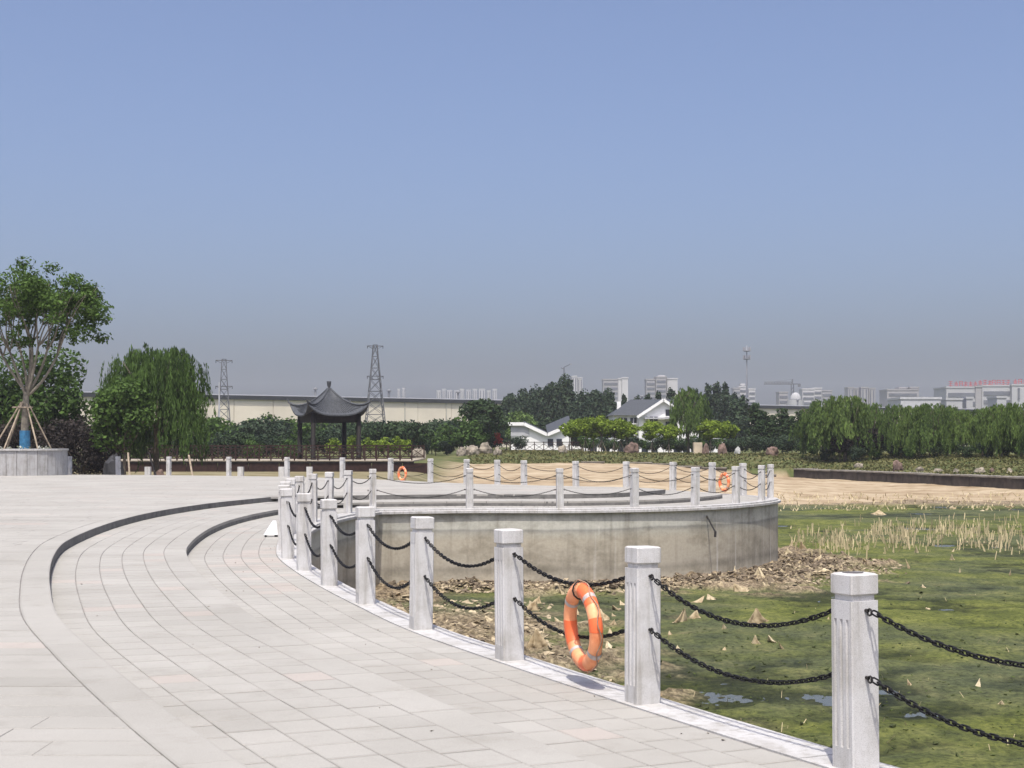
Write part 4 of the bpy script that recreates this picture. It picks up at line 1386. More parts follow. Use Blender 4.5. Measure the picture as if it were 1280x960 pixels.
for k in range(9):
    c = pa_ + dirv * Lf * (0.3 + 0.05 * k) + nrmv * 8
    MB().lathe([(0.25, 0), (0.25, 1.4), (0.5, 1.5), (0.5, 1.75), (0.05, 1.95)], 8, (c[0], c[1], HF + 1.2)).build('roof_vent', M_GREYROOF, fx)

def pylon(px, ytop, d, label, arm=1.0, wbase=4.4):
    x = PX(px, d); h = PZ(ytop, d) - 0.3
    t = thing('pylon', label, 'pylon', (x, d, 0.3), R(12))
    mb = MB()
    nlev = 9
    def half(f): return (wbase / 2) * (1 - f) ** 1.1 + 0.32
    prev = None
    for k in range(nlev + 1):
        f = k / nlev
        z = h * f; w_ = half(f)
        cs = [(-w_, -w_, z), (w_, -w_, z), (w_, w_, z), (-w_, w_, z)]
        if prev:
            for q_ in range(4):
                mb.bar(prev[q_], cs[q_], 0.13)
                mb.bar(prev[q_], cs[(q_ + 1) % 4], 0.065); mb.bar(prev[(q_ + 1) % 4], cs[q_], 0.065)
                mb.bar(cs[q_], cs[(q_ + 1) % 4], 0.065)
        prev = cs
    mb.build('lattice', M_STEEL, t)
    for z, wd in ((h - 0.2, 4.8 * arm), (h * 0.70, 4.9 * arm)):
        am = MB()
        for yy in (-0.5, 0.5):
            am.bar((-wd, yy * 0.4, z), (wd, yy * 0.4, z), 0.1)
            am.bar((-wd, 0, z), (-0.3, yy * 0.6, z - 0.5), 0.06); am.bar((wd, 0, z), (0.3, yy * 0.6, z - 0.5), 0.06)
        am.build('cross_arm', M_STEEL, t)
        for sx in (-1, 1):
            MB().lathe([(0.03, 0.05), (0.06, -0.1), (0.03, -0.2), (0.06, -0.3), (0.02, -0.45)], 6, (sx * wd * 0.97, 0, z)).build('insulator', M_DKWOOD, t)
    return t
pylon(280, 449, 250, 'smaller steel lattice pylon above the factory hall near the willow', 0.28 * 1.0, 2.0).scale = (1, 1, 1)
pylon(469, 431, 255, 'taller steel lattice pylon rising just past the pavilion roof', 0.28, 3.4)
mx = MB().lathe([(0.16, 0), (0.1, PZ(478, 240) - 0.3)], 8)
o = mx.build('concrete_pole', M_GREYW); o.location = (PX(274, 240), 240, 0.3); tag(o, 'thin concrete line pole standing next to the smaller pylon', 'pole')

# ------------------------------------------------------------------ the middle bank: houses, hedges, trees
def wallbox(mb, x0, x1, y0, y1, z0, z1): mb.box(((x0 + x1) / 2, (y0 + y1) / 2, (z0 + z1) / 2), (x1 - x0, y1 - y0, z1 - z0))
HD = 195.0
def hx(px): return PX(px, HD)
def hz(py): return PZ(py, HD)
# low house with a valley roof
v = thing('valley_roof_house', 'low white house with dipped roofline and grey gables behind dark railing', 'house', (0, 0, 0))
z0 = 0.3
ylow = HD
mb = MB()
prof = [(635, 530), (655, 530), (684, 543.5), (714, 531)]
poly = [(hx(p), hz(q_)) for p, q_ in prof]
bx0, bx1 = hx(639), hx(713)
def zat(x): return float(np.interp(x, [p[0] for p in poly], [p[1] for p in poly]))
xsn = [bx0] + [p[0] for p in poly if bx0 < p[0] < bx1] + [bx1]
vs = [(x, ylow, z0 - 0.3) for x in xsn] + [(x, ylow, zat(x) - 0.15) for x in xsn] + [(x, ylow + 9, z0 - 0.3) for x in xsn] + [(x, ylow + 9, zat(x) - 0.15) for x in xsn]
m_ = len(xsn)
fs = [(i, i + 1, m_ + i + 1, m_ + i) for i in range(m_ - 1)] + [(0, m_, 3 * m_, 2 * m_), (m_ - 1, 3 * m_ - 1, 4 * m_ - 1, 2 * m_ - 1)] + [(2 * m_ + i, 3 * m_ + i, 3 * m_ + i + 1, 2 * m_ + i + 1) for i in range(m_ - 1)]
mb.add(vs, fs).build('wall', M_WHITE, v)
MB().box((hx(650), ylow - 0.05, hz(539)), (hx(662) - hx(639), 0.08, 1.2)).build('grey_panel', M_GREYW, v)
for (a_, b_) in zip(poly[:-1], poly[1:]):
    MB().bar((a_[0], ylow - 0.3, a_[1]), (b_[0], ylow - 0.3, b_[1]), 0.42, 0.35, (0, 1, 0)).build('white_fascia', M_WHITE, v)
for (a_, b_, rise) in ((poly[0], poly[1], 0.0), (poly[1], poly[2], 0.3), (poly[2], poly[3], 1.1)):
    MB().add([(a_[0], ylow - 0.1, a_[1] + 0.24), (b_[0], ylow - 0.1, b_[1] + 0.24), (b_[0], ylow + 9, b_[1] + 0.24 + rise), (a_[0], ylow + 9, a_[1] + 0.24 + rise)], [(0, 1, 2, 3)]).build('roof_slope', M_TILE, v)
for px_b in (688, 699):
    MB().box((hx(px_b), ylow - 0.03, hz(553)), (0.7, 0.1, 0.9)).build('window', M_GLASS, v)
# two storey gabled house
v = thing('gabled_house', 'two storey white house with dark grey gabled roof among the trees', 'house', (0, 0, 0))
xl, xg, xr = hx(768), hx(803), hx(880)
ze_ = hz(518); zr_ = hz(497.5)
mb = MB(); wallbox(mb, xl, xr, HD + 1.5, HD + 12, 0.2, ze_); mb.build('wall', M_WHITE, v)
gw0, gw1 = hx(799), hx(858); gm = hx(829)
mb = MB()
mb.add([(gw0, HD, 0.2), (gw1, HD, 0.2), (gw1, HD, ze_ - 0.1), (gm, HD, zr_ - 0.25), (gw0, HD, ze_ - 0.1), (gw0, HD + 6, 0.2), (gw1, HD + 6, 0.2), (gw1, HD + 6, ze_ - 0.1), (gm, HD + 6, zr_ - 0.25), (gw0, HD + 6, ze_ - 0.1)],
       [(0, 1, 2, 3, 4), (9, 8, 7, 6, 5), (1, 6, 7, 2), (5, 0, 4, 9), (3, 8, 9, 4), (2, 7, 8, 3)]).build('gable_wall', M_WHITE, v)
ry = HD + 6.7
mb = MB().add([(xl - 0.4, HD + 0.9, ze_ - 0.1), (xr + 0.4, HD + 0.9, ze_ - 0.1), (xr + 0.4, ry, zr_), (xl + 2.6, ry, zr_), (xl - 0.4, HD + 12.6, ze_ - 0.1), (xr + 0.4, HD + 12.6, ze_ - 0.1)], [(0, 1, 2, 3), (4, 3, 2, 5), (0, 3, 4)])
roofm = mb.build('roof', M_TILE, v)
for sx, ex in ((gw0 - 0.3, gm), (gw1 + 0.3, gm)):
    MB().add([(sx, HD - 0.5, ze_ - 0.25), (ex, HD - 0.5, zr_ - 0.12), (ex, HD + 6.6, zr_ - 0.02), (sx, HD + 6.6, ze_ - 0.15)], [(0, 1, 2, 3)]).build('gable_slope', M_TILE, v)
    MB().bar((sx, HD - 0.55, ze_ - 0.38), (ex, HD - 0.55, zr_ - 0.25), 0.34, 0.25, (0, 1, 0)).build('white_bargeboard', M_WHITE, v)
for px0, px1, y0_, y1_ in ((775, 785, 522, 529), (789, 797, 522, 529), (812, 822, 521, 529), (832, 846, 512, 520), (832, 846, 527, 536), (812, 820, 540, 551), (862, 874, 524, 531), (864, 874, 546, 560)):
    yy = HD - 0.03 if 800 < px0 < 856 else HD + 1.47
    f_ = MB().box(((hx(px0) + hx(px1)) / 2, yy, (hz(y0_) + hz(y1_)) / 2), (hx(px1) - hx(px0), 0.1, hz(y0_) - hz(y1_))).build('window', M_GLASS, v)
    MB().box(((hx(px0) + hx(px1)) / 2, yy - 0.06, (hz(y0_) + hz(y1_)) / 2), (0.08, 0.06, hz(y0_) - hz(y1_))).build('mullion', M_WHITE, f_)
    MB().box(((hx(px0) + hx(px1)) / 2, yy - 0.08, hz(y1_) - 0.06), (hx(px1) - hx(px0) + 0.2, 0.22, 0.1)).build('sill', M_WHITE, f_)
MB().box((hx(825), HD - 0.9, hz(523)), (hx(852) - hx(812), 1.6, 0.18)).build('balcony_slab', M_GREYW, v)
MB().box((xl + 1.0, HD + 6.0, zr_ - 0.9), (0.5, 0.5, 1.2)).build('chimney', M_WHITE, v)
# white gatehouse and side wall
v = thing('roof_house', 'small white upper storey showing between the dark evergreens', 'house', (0, 0, 0))
gd_ = 262
mb = MB(); wallbox(mb, PX(713, gd_), PX(730, gd_), gd_, gd_ + 6, 0.2, PZ(502, gd_)); mb.build('wall', M_WHITE, v)
MB().box((PX(722, gd_), gd_ + 3, PZ(500, gd_)), (PX(735, gd_) - PX(709, gd_), 7, 0.5)).build('roof', M_GREYROOF, v)
MB().box((PX(720, gd_), gd_ - 0.03, PZ(507, gd_)), (0.8, 0.1, 0.8)).build('window', M_GLASS, v)
v = thing('garden_wall', 'low white garden wall with dark openings below the gabled house', 'wall', (0, 0, 0))
gw_d = 178
mb = MB(); wallbox(mb, PX(730, gw_d), PX(905, gw_d), gw_d, gw_d + 0.3, 0.1, PZ(551, gw_d)); mb.build('wall_face', M_WHITE, v)
for px0 in (742, 758, 776, 806, 818, 846, 858, 868):
    MB().box((PX(px0, gw_d), gw_d - 0.02, 0.9), (0.75, 0.1, 1.3)).build('opening', M_GLASS, v)
MB().box((PX(817, gw_d), gw_d + 0.15, PZ(549, gw_d) + 0.06), (PX(907, gw_d) - PX(728, gw_d), 0.5, 0.12)).build('wall_cap', M_GREYW, v)
railing('railing', 'dark timber railing in front of the low dipped roof house', PX(598, 166), PX(738, 166), 166, gz(5, 166), 1.0, 1.0, M_REDWOOD)

# trees of the middle distance
hedge = [round_tree(40 + k, 'shrub', 'rounded green shrub in the hedge row beyond the boardwalk', 'shrub', 3.6, 4.2, 0.3, m_, nb=16, per=170, size=0.17, group='shrubs of the hedge row beyond the boardwalk') for k, m_ in enumerate((L_MID, L_DARK, L_BLUEDARK))]
used = set()
px_b = 222
while px_b < 622:
    k = random.randrange(3)
    d_ = random.uniform(138, 172)
    hh = random.uniform(0.8, 1.25)
    put(hedge[k], px_b, d_, (hh * 1.05, hh * 1.05, hh), first=(k not in used)); used.add(k)
    px_b += random.uniform(13, 24)
for px_b, s_ in ((272, 1.25), (330, 1.35), (352, 1.2), (455, 1.2), (540, 1.15), (560, 1.3)): put(hedge[1 if px_b > 400 else 0], px_b, 176, s_)
for px_b, d_, s_ in ((560, 150, 0.5), (528, 146, 0.55), (650, 158, 0.5), (940, 150, 0.6), (965, 148, 0.55), (985, 152, 0.6), (915, 150, 0.45)): put(hedge[2], px_b, d_, s_, label='low rounded shrub growing along the grassy far bank', group='low shrubs on the far bank')
for px_b in range(128, 380, 17): put(hedge[px_b % 3], px_b + random.uniform(-4, 4), random.uniform(121, 130), random.uniform(0.55, 0.8))
for px_b in range(1000, 1330, 14): put(hedge[px_b % 3], px_b + random.uniform(-5, 5), random.uniform(0.985, 1.05) * (139 - (px_b - 1000) * 0.065), random.uniform(0.28, 0.5), label='low rounded shrub at the foot of the willow row', group='low shrubs under the willows')
for px_b in range(738, 935, 11): put(hedge[px_b % 3], px_b + random.uniform(-4, 4), random.uniform(160, 166), random.uniform(0.38, 0.62), label='dark shrub screening the foot of the white houses', group='shrubs before the white houses')
limeball = round_tree(51, 'topiary_tree', 'small clipped lime green ball tree behind the pavilion', 'tree', 2.0, 1.9, 0.8, L_LIME, nb=14, per=420, size=0.10, group='clipped ball trees behind the pavilion', trunk_r=0.05)
for k, px_b in enumerate((417, 440, 463, 480, 500)): put(limeball, px_b, 128, random.uniform(0.9, 1.05), first=(k == 0))
lime = [round_tree(52 + k, 'lime_tree', 'bright green round headed young tree with timber props on far bank', 'tree', 4.7, 4.0, 1.9, L_LIME, nb=18, per=210, size=0.20, group='propped round headed trees on the far bank', trunk_r=0.09, props=True, squash=0.6) for k in range(2)]
for k, (px_b, d_, s_) in enumerate(((712, 150, 0.9), (732, 152, 1.0), (752, 150, 1.05), (768, 151, 0.98), (784, 152, 0.92), (815, 151, 0.95), (836, 150, 0.85), (888, 150, 0.98), (911, 151, 0.92), (742, 156, 1.0), (776, 157, 1.0))): put(lime[k % 2], px_b, d_, (s_ * 0.72, s_ * 0.72, s_ * 0.76), first=(k < 2))
o = round_tree(60, 'broadleaf_tree', 'big dark spreading tree at the end of the hedge row', 'tree', 5.6, 5.6, 0.8, L_DARK, nb=22, per=230, size=0.19, taper=0.3); put(o, 603, 158, first=True)
dk_t = [round_tree(62 + k, 'evergreen_tree', 'tall dark evergreen in the clump behind the dipped roof house', 'tree', 9.5, 6.0, 0.8, L_BLUEDARK, nb=30, per=130, size=0.27, group='dark evergreens behind the houses', taper=0.55) for k in range(3)]
for k, (px_b, d_, yt) in enumerate(((638, 232, 487), (655, 236, 484), (672, 238, 480), (690, 236, 473), (706, 238, 471), (728, 236, 487), (745, 234, 482), (760, 238, 489), (665, 230, 492), (735, 228, 494), (715, 226, 500))):
    s_ = (PZ(yt, d_) - 0.3) / 9.5
    put(dk_t[k % 3], px_b, d_, (s_ * 0.74, s_ * 0.74, s_ * random.uniform(0.92, 1.04)), first=(k < 3))
o = round_tree(70, 'broadleaf_tree', 'light green rounded tree behind the dipped roof of the low house', 'tree', 5.4, 6.6, 0.8, L_WILLOW, nb=22, per=150, size=0.24); put(o, 652, 208, first=True)
o = round_tree(71, 'broadleaf_tree', 'small grey green tree between the low house and the evergreens', 'tree', 5.2, 3.6, 0.8, L_BLUEDARK, nb=14, per=150, size=0.22); put(o, 684, 206, first=True)
wm = willow(72, 'single tall willow in front of the gabled white house', hgt(489, 575, 152), 4.4, 330, 30, 0.17, None, None, 0.16); put(wm, 861, 152, first=True)
pop = [poplar(73 + k, 'dark narrow poplar behind the gabled house', 10.5, 3.4, L_BLUEDARK, 'poplars behind the gabled house', 170, 0.26) for k in range(2)]
for k, (px_b, yt) in enumerate(((870, 484), (884, 477), (896, 475), (907, 476), (918, 488), (928, 492), (810, 490), (822, 487), (838, 482), (850, 489), (797, 492), (780, 491))):
    d_ = 240 + (k % 3) * 4
    s_ = (PZ(yt, d_) - 0.3) / 10.5
    put(pop[k % 2], px_b, d_, (s_ * 0.9, s_ * 0.9, s_), first=(k < 2))
o = round_tree(76, 'evergreen_tree', 'broad dark evergreen to the side of the propped round headed pair', 'tree', 7.2, 5.0, 0.6, L_BLUEDARK, nb=24, per=150, size=0.24, taper=0.6); put(o, 926, 205, first=True)
con = poplar(77, 'small dark conifer in the row on the far bank', 5.6, 2.4, L_DARK, 'small conifers on the far bank', 260, 0.19, 'conifer_tree', 0.7)
for k, (px_b, d_, s_) in enumerate(((944, 160, 0.95), (955, 162, 0.8), (966, 158, 0.72), (978, 160, 0.85), (990, 160, 0.7), (1001, 158, 0.8), (950, 156, 0.6), (985, 155, 0.65), (1012, 160, 0.7))): put(con, px_b, d_, s_, first=(k == 0))
WLAB = 'drooping willow in the row above the dark bank wall'
wr = [willow(80 + k, WLAB, 6.3, 4.6, 420, 34, 0.16, 'willows in the row above the dark bank wall', None, 0.05, dome=0.24, nsub=52) for k in range(3)]
k = 0
for px_b, d_, yt, wsc in ((1030, 138, 497, 1.25), (1056, 136, 492, 1.25), (1085, 140, 499, 1.15), (1118, 134, 505, 0.95), (1140, 132, 501, 1.0), (1163, 130, 500, 1.05), (1184, 134, 504, 0.95), (1204, 126, 506, 1.0), (1228, 126, 503, 1.05), (1252, 122, 501, 1.05), (1276, 120, 499, 1.05), (1300, 118, 500, 1.05), (1330, 116, 498, 1.1), (1175, 142, 505, 1.0), (1240, 136, 503, 1.0)):
    x = PX(px_b, d_)
    yt += random.uniform(-3, 5) if k > 2 else 0
    s_ = (PZ(yt, d_) - gz(x, d_)) / 6.3
    lab = 'broad light green willow rising above the purple leaved tree' if k in (0, 1, 2) else None
    put(wr[k % 3], px_b, d_, (s_ * wsc, s_ * wsc, s_), first=(k < 3), label=lab or WLAB, group='tall willows by the purple tree' if lab else 'willows in the row above the dark bank wall'); k += 1
pt_ = round_tree(90, 'purple_plum_tree', 'dark purple leaved tree under the broad light green willows', 'tree', 3.7, 3.6, 0.8, L_PURPLE, nb=20, per=260, size=0.15, group='purple leaved trees on the far bank')
for k, (px_b, d_, s_) in enumerate(((1050, 136, 0.75), (1092, 135, 0.8))): put(pt_, px_b, d_, s_, first=(k == 0))
o = round_tree(91, 'red_shrub', 'small upright red leaved shrub beside the dark railing', 'shrub', 1.9, 1.05, 0.1, L_RED, nb=12, per=500, size=0.10); put(o, 622, 160, first=True, z=gz(0, 160) + 0.3)
# far green belt closing the view behind the bank trees
belt = round_tree(95, 'belt_tree', 'dull green tree in the belt before the factory hall', 'tree', 4.4, 6.5, 0.4, L_DARK, nb=20, per=90, size=0.3, group='belt of trees before the factory hall')
px_b = 120; k = 0
while px_b < 1330:
    put(belt, px_b, random.uniform(212, 235) if px_b < 620 else random.uniform(245, 260), (1.05, 1.05, random.uniform(0.75, 1.12)), first=(k == 0)); k += 1
    px_b += random.uniform(18, 30)

# rocks of the far bank
for k, (px_b, pyb, pw, ph, d_, m_) in enumerate(((590, 572, 20, 10, 140, M_ROCK), (607, 571, 16, 11, 141, M_ROCK), (577, 573, 14, 9, 139, M_ROCK), (622, 573, 14, 8, 140, M_ROCK), (520, 573, 14, 10, 132, M_ROCK), (526, 576, 12, 12, 130, M_ROCK))):
    rock_at(10 + k, px_b, pyb, pw, ph, d_, 'pale rock in the pile beyond the end of the boardwalk', m_, 'pale rocks beyond the boardwalk')
rock_at(20, 790, 568, 18, 12, 146, 'rough reddish rock between the propped trees below the gabled house', M_REDROCK)
rock_at(21, 903, 572, 12, 13, 145, 'tall reddish standing rock under the propped round headed pair', M_REDROCK)
rock_at(22, 882, 571, 9, 11, 146, 'slim reddish rock leaning beside a beige stone slab', M_REDROCK)
o = MB().prism(chamfer_sq(0.42, 0.04), 0, 1.2).build('stone_slab', M_PILLAR); o.location = (PX(872, 147), 147, gz(PX(872, 147), 147) - 0.05); tag(o, 'upright beige stone slab beside the slim reddish rock', 'slab')
rock_at(23, 703, 570, 12, 8, 144, 'pale rock lying at the end of the far railing', M_ROCK)
rock_at(24, 922, 573, 8, 8, 144, 'small round white rock by the small conifers', simple('white rock', (0.36, 0.36, 0.34), 0.9, 0.2, 2))
rock_at(25, 965, 577, 18, 10, 143, 'low brown rock at the foot of the conifer row', M_REDROCK)
rock_at(26, 1122, 584, 15, 12, 117, 'reddish boulder on top of the dark bank wall', M_REDROCK)
rock_at(27, 1073, 583, 12, 6, 126, 'low pale rock in the grass above the dark bank wall', M_ROCK)
for k, (px_b, d_) in enumerate(((1150, 115), (1172, 113), (1195, 110), (1240, 108), (1262, 106), (1225, 109), (1285, 104))): rock_at(30 + k, px_b, 590, random.uniform(7, 14), random.uniform(3, 6), d_, 'grey brown rock at the foot of the willows above the bank wall', (M_ROCK, M_REDROCK)[k % 4 == 3], 'rocks at the foot of the willows')

# dark bank wall: blocks with a pale coping
bwall = thing('bank_wall', 'low dark stone bank wall with pale coping along the dry shore', 'wall', (0, 0, 0))
w0, w1 = np.array([44.0, 58.5]), np.array([24.2, 129.7])
bl = [w0 + (w1 - w0) * t for t in np.linspace(0, 1, 34)] + [np.array([x, 131 + 1.5 * math.sin(x * 0.21)]) for x in np.linspace(22.5, 6, 9)]
for k, (a_, b_) in enumerate(zip(bl[:-1], bl[1:])):
    c = (a_ + b_) / 2; L_ = float(np.linalg.norm(b_ - a_)); an = math.atan2(*(b_ - a_)[::-1])
    dpt = 1.9 if k < 33 else 0.5
    if k < 33: c = c + np.array([0.963, 0.267]) * 0.75
    low_ = 0 if k < 33 else (k - 33) * 0.10
    if k >= 33: 
        zt_ = gz(c[0], c[1] + 0.6) + 0.05
        if random.random() < 0.35: continue
    else: zt_ = -0.80 + random.uniform(-0.02, 0.02)
    MB().box((c[0], c[1], zt_ - 0.65 + random.uniform(-0.02, 0.02)), (L_ - 0.05, dpt + random.uniform(-0.04, 0.04), 1.3), an).build('stone_block', M_BANKW, bwall)
    MB().box((c[0], c[1], zt_ + 0.05), (L_ - 0.02, dpt + 0.1, 0.1), an).build('coping_stone', M_BANKC, bwall)

# grass and weeds on the far bank: one mass
g = np.random.default_rng(77)
n = 15000
X = g.uniform(-4, 46, n * 2); Y = g.uniform(100, 150, n * 2)
s_ = bank_s(X, Y)
ok = (s_ > 0.6) & (s_ < 20) & (np.abs(X) < Y * 0.36)
X, Y = X[ok][:n], Y[ok][:n]
Zg = ground_h(X, Y)[0]
clump = 0.5 + 0.5 * wob(X, Y, 0.7, 2.0)
hh = g.uniform(0.04, 0.17, len(X)) * (0.5 + clump)
a = g.uniform(0, math.pi, len(X)); ww_ = 0.10
dx, dy = np.cos(a) * ww_, np.sin(a) * ww_
lx, ly = g.normal(size=len(X)) * 0.12, g.normal(size=len(X)) * 0.12
V = np.stack([np.stack([X - dx, Y - dy, Zg - 0.03], 1), np.stack([X + dx, Y + dy, Zg - 0.03], 1), np.stack([X + lx + dx * 0.5, Y + ly + dy * 0.5, Zg + hh], 1), np.stack([X + lx - dx * 0.5, Y + ly - dy * 0.5, Zg + hh * 0.9], 1)], 1).reshape(-1, 3)
k = np.arange(len(X))[:, None] * 4
o = link('bank_grass', quads_mesh('bank_grass', V, k + np.arange(4)[None], np.clip(g.normal(0.5, 0.25, len(X)), 0, 1)), L_GRASS)
tag(o, 'rough grass and weeds covering the far bank', 'grass', None, 'stuff')

# ------------------------------------------------------------------ things on the pond
def lotus_mesh(seed):
    """a withered leaf slumped over the top of its stalk: uneven folds, torn and curled rim"""
    g = np.random.default_rng(seed)
    nr, na = 7, 26
    top = g.uniform(0.7, 1.0)
    lean = g.normal(size=2) * 0.16
    vs, fs = [(lean[0], lean[1], top)], []
    ph = g.uniform(0, 6.28, 4)
    tear = g.uniform(0.55, 1.15, na)
    tear = (tear + np.roll(tear, 1)) / 2
    for r_ in range(1, nr + 1):
        f = r_ / nr
        for k in range(na):
            a = 2 * math.pi * k / na
            fold = 0.5 + 0.34 * math.sin(3 * a + ph[0]) + 0.22 * math.sin(5 * a + ph[1]) + 0.12 * math.sin(9 * a + ph[2])
            rad = (f ** 0.95) * (0.22 + 0.42 * fold) * (1 if r_ < nr - 1 else tear[k])
            z = top * (1 - f) ** (1.0 + 0.9 * fold) + 0.10 * fold * math.sin(math.pi * f) + (0.09 * g.random() if r_ == nr else 0)
            w_ = 1 - f
            nz = mnoise.noise(Vector((math.cos(a) * f * 3 + seed * 7, math.sin(a) * f * 3, seed)))
            vs.append((rad * math.cos(a + 0.25 * nz) + lean[0] * w_, rad * math.sin(a + 0.25 * nz) * (0.7 + 0.2 * math.sin(ph[3])) + lean[1] * w_, max(-0.03, z * (1 + 0.35 * nz) - 0.03 * f)))
    for k in range(na): fs.append((0, 1 + k, 1 + (k + 1) % na))
    for r_ in range(nr - 1):
        for k in range(na):
            if r_ == nr - 2 and g.random() < 0.2: continue
            fs.append((1 + r_ * na + k, 1 + (r_ + 1) * na + k, 1 + (r_ + 1) * na + (k + 1) % na, 1 + r_ * na + (k + 1) % na))
    me = MB().add(vs, fs).mesh('dead_lotus_leaf'); me.materials.append(M_DRYLEAF)
    me.polygons.foreach_set('use_smooth', [True] * len(me.polygons))
    return me
LM = [lotus_mesh(s_) for s_ in range(10)]
def lotus(px, py, wpx, hpx, lab='crumpled tan dead lotus leaf lying on green algae', grp='dead lotus leaves on the algae'):
    x, y_ = P(px, py, WATER_Z + 0.05)
    z = max(bedz(x, y_), WATER_Z)
    o = bpy.data.objects.new('dead_lotus_leaf', random.choice(LM)); COL.objects.link(o)
    o.location = (x, y_, z - 0.02); o.rotation_euler = (random.gauss(0, 0.22), random.gauss(0, 0.22), random.uniform(0, 6.28))
    o.scale = (wpx * y_ / F, wpx * y_ / F, hpx * y_ / F)
    return tag(o, lab, 'leaf', grp)
lotus(946, 779, 28, 24, 'tall pale peaked dead lotus leaf behind the sagging chain over green algae')
lotus(672, 816, 36, 34, 'large tan tent shaped dead lotus leaf beside the nearby life ring')
for a_ in ((664, 764, 26, 22), (757, 776, 22, 22), (742, 790, 18, 26), (716, 770, 22, 14), (850, 778, 26, 18), (868, 772, 20, 14), (838, 794, 16, 8), (968, 803, 26, 10), (944, 806, 12, 14), (978, 812, 8, 14), (905, 786, 10, 8), (760, 800, 26, 14), (772, 760, 20, 12),
          (905, 812, 8, 6), (1034, 774, 8, 6), (1154, 735, 8, 5), (1138, 855, 8, 12), (1222, 858, 10, 16), (1250, 880, 16, 10), (1205, 812, 14, 4), (848, 812, 10, 10), (798, 826, 10, 8), (826, 872, 10, 6), (880, 832, 8, 8), (1160, 760, 10, 5), (1190, 700, 8, 10), (1136, 712, 5, 14), (1200, 715, 6, 9), (1146, 692, 8, 12), (1262, 720, 5, 10), (1100, 642, 22, 7), (1190, 690, 6, 8)): lotus(*a_)
for a_ in ((1010, 726, 14, 12), (986, 700, 18, 12), (1004, 690, 14, 12), (1024, 706, 16, 8), (1050, 716, 16, 8), (976, 722, 16, 10), (950, 728, 22, 14), (930, 740, 26, 12), (900, 738, 18, 10), (890, 748, 20, 8), (870, 752, 24, 10), (1040, 696, 10, 8), (1062, 704, 12, 6), (958, 738, 16, 10), (1000, 712, 16, 8), (1030, 722, 20, 7), (990, 690, 8, 12), (1075, 720, 12, 6), (918, 726, 10, 16), (964, 712, 14, 8), (1082, 708, 10, 5)):
    lotus(*a_, 'pale crumpled dead leaf on the mud bar at the foot of the terrace wall', 'dead leaves on the mud bar')
for k in range(26):
    lotus(random.uniform(486, 780), random.uniform(742, 812), random.uniform(10, 24), random.uniform(5, 12), 'tan dead leaf among dry mats between the promenade and terrace wall', 'dead leaves between the walls')
for k in range(14):
    lotus(random.uniform(985, 1280), random.uniform(622, 640), random.uniform(5, 11), random.uniform(2, 4), 'dried plant clump on the sandy flats beyond the algae', 'dried clumps on the sandy flats')

# reed stubs: upright dry stalks, one mass
g = np.random.default_rng(3)
VV, QQ = [], []; k = 0
def stalk(x, y_, z, h, r, lean):
    global k
    lx, ly = g.normal(size=2) * lean * h
    b = np.array([[-r, 0, 0], [r * 0.5, r * 0.8, 0], [r * 0.5, -r * 0.8, 0]])
    v_ = np.concatenate([b + [x, y_, z - 0.05], b * 0.6 + [x + lx, y_ + ly, z + h]])
    VV.append(v_); QQ.append(np.array([(0, 1, 4, 3), (1, 2, 5, 4), (2, 0, 3, 5)]) + k); k += 6
for c in range(1900):
    pxr = g.uniform(985, 1300); pyr = g.normal(674, 9) + 12 * math.sin(pxr * 0.02) * 0.4
    if pyr < 648 or pyr > 740: continue
    if pxr < 1040 and g.random() < 0.5: continue
    if 0.5 + 0.5 * math.sin(pxr * 0.11) * math.sin(pxr * 0.043 + pyr * 0.13) < g.random() * 0.85: continue
    x, y_ = P(pxr, pyr, WATER_Z)
    stalk(x, y_, WATER_Z, g.uniform(0.08, 0.45) * g.uniform(0.6, 1.2), g.uniform(0.012, 0.035), 0.2)
for c in range(90):
    x, y_ = P(g.uniform(800, 1290), g.uniform(690, 950), WATER_Z)
    if x < -2: continue
    stalk(x, y_, WATER_Z, g.uniform(0.03, 0.14), g.uniform(0.005, 0.011), 0.7)
for c in range(500):
    x, y_ = P(g.uniform(970, 1300), g.uniform(622, 640), WATER_Z)
    stalk(x, y_, max(WATER_Z, gz(x, y_)), g.uniform(0.05, 0.25), g.uniform(0.02, 0.05), 0.6)
o = link('dry_reeds', quads_mesh('dry_reeds', np.concatenate(VV), np.concatenate(QQ)), M_STRAW); tag(o, 'dry upright reed stalks standing in the shallow algae', 'reeds', None, 'stuff')
# litter of broken stems and clods along the foot of the walls
def litter(nm, mat, cnt, region, smin, smax, lab, flat=0.35, seed=1):
    g = np.random.default_rng(seed)
    V0 = np.array([(-1, -1, -1), (1, -1, -1), (1, 1, -1), (-1, 1, -1), (-1, -1, 1), (1, -1, 1), (1, 1, 1), (-1, 1, 1)], float)
    F0 = np.array([(4, 5, 6, 7), (0, 1, 5, 4), (1, 2, 6, 5), (2, 3, 7, 6), (3, 0, 4, 7)])
    VV, QQ = [], []; kk = 0
    for c in range(cnt):
        x, y_ = region(g)
        z = max(bedz(x, y_), WATER_Z)
        sc_ = g.uniform(smin, smax) * np.array([g.uniform(0.6, 1.8), g.uniform(0.3, 1.0), flat * g.uniform(0.4, 1.3)])
        v_ = V0 * (1 + g.normal(size=V0.shape) * 0.28) * sc_
        M = np.array(Matrix.Rotation(g.uniform(0, 6.28), 3, 'Z') @ Matrix.Rotation(g.normal() * 0.35, 3, 'X') @ Matrix.Rotation(g.normal() * 0.3, 3, 'Y'))
        VV.append(v_ @ M.T + [x, y_, z + sc_[2] * 0.4]); QQ.append(F0 + kk); kk += 8
    o = link(nm, quads_mesh(nm, np.concatenate(VV), np.concatenate(QQ)), mat)
    return tag(o, lab, 'debris', None, 'stuff')
sK = float(ARC[K_I])
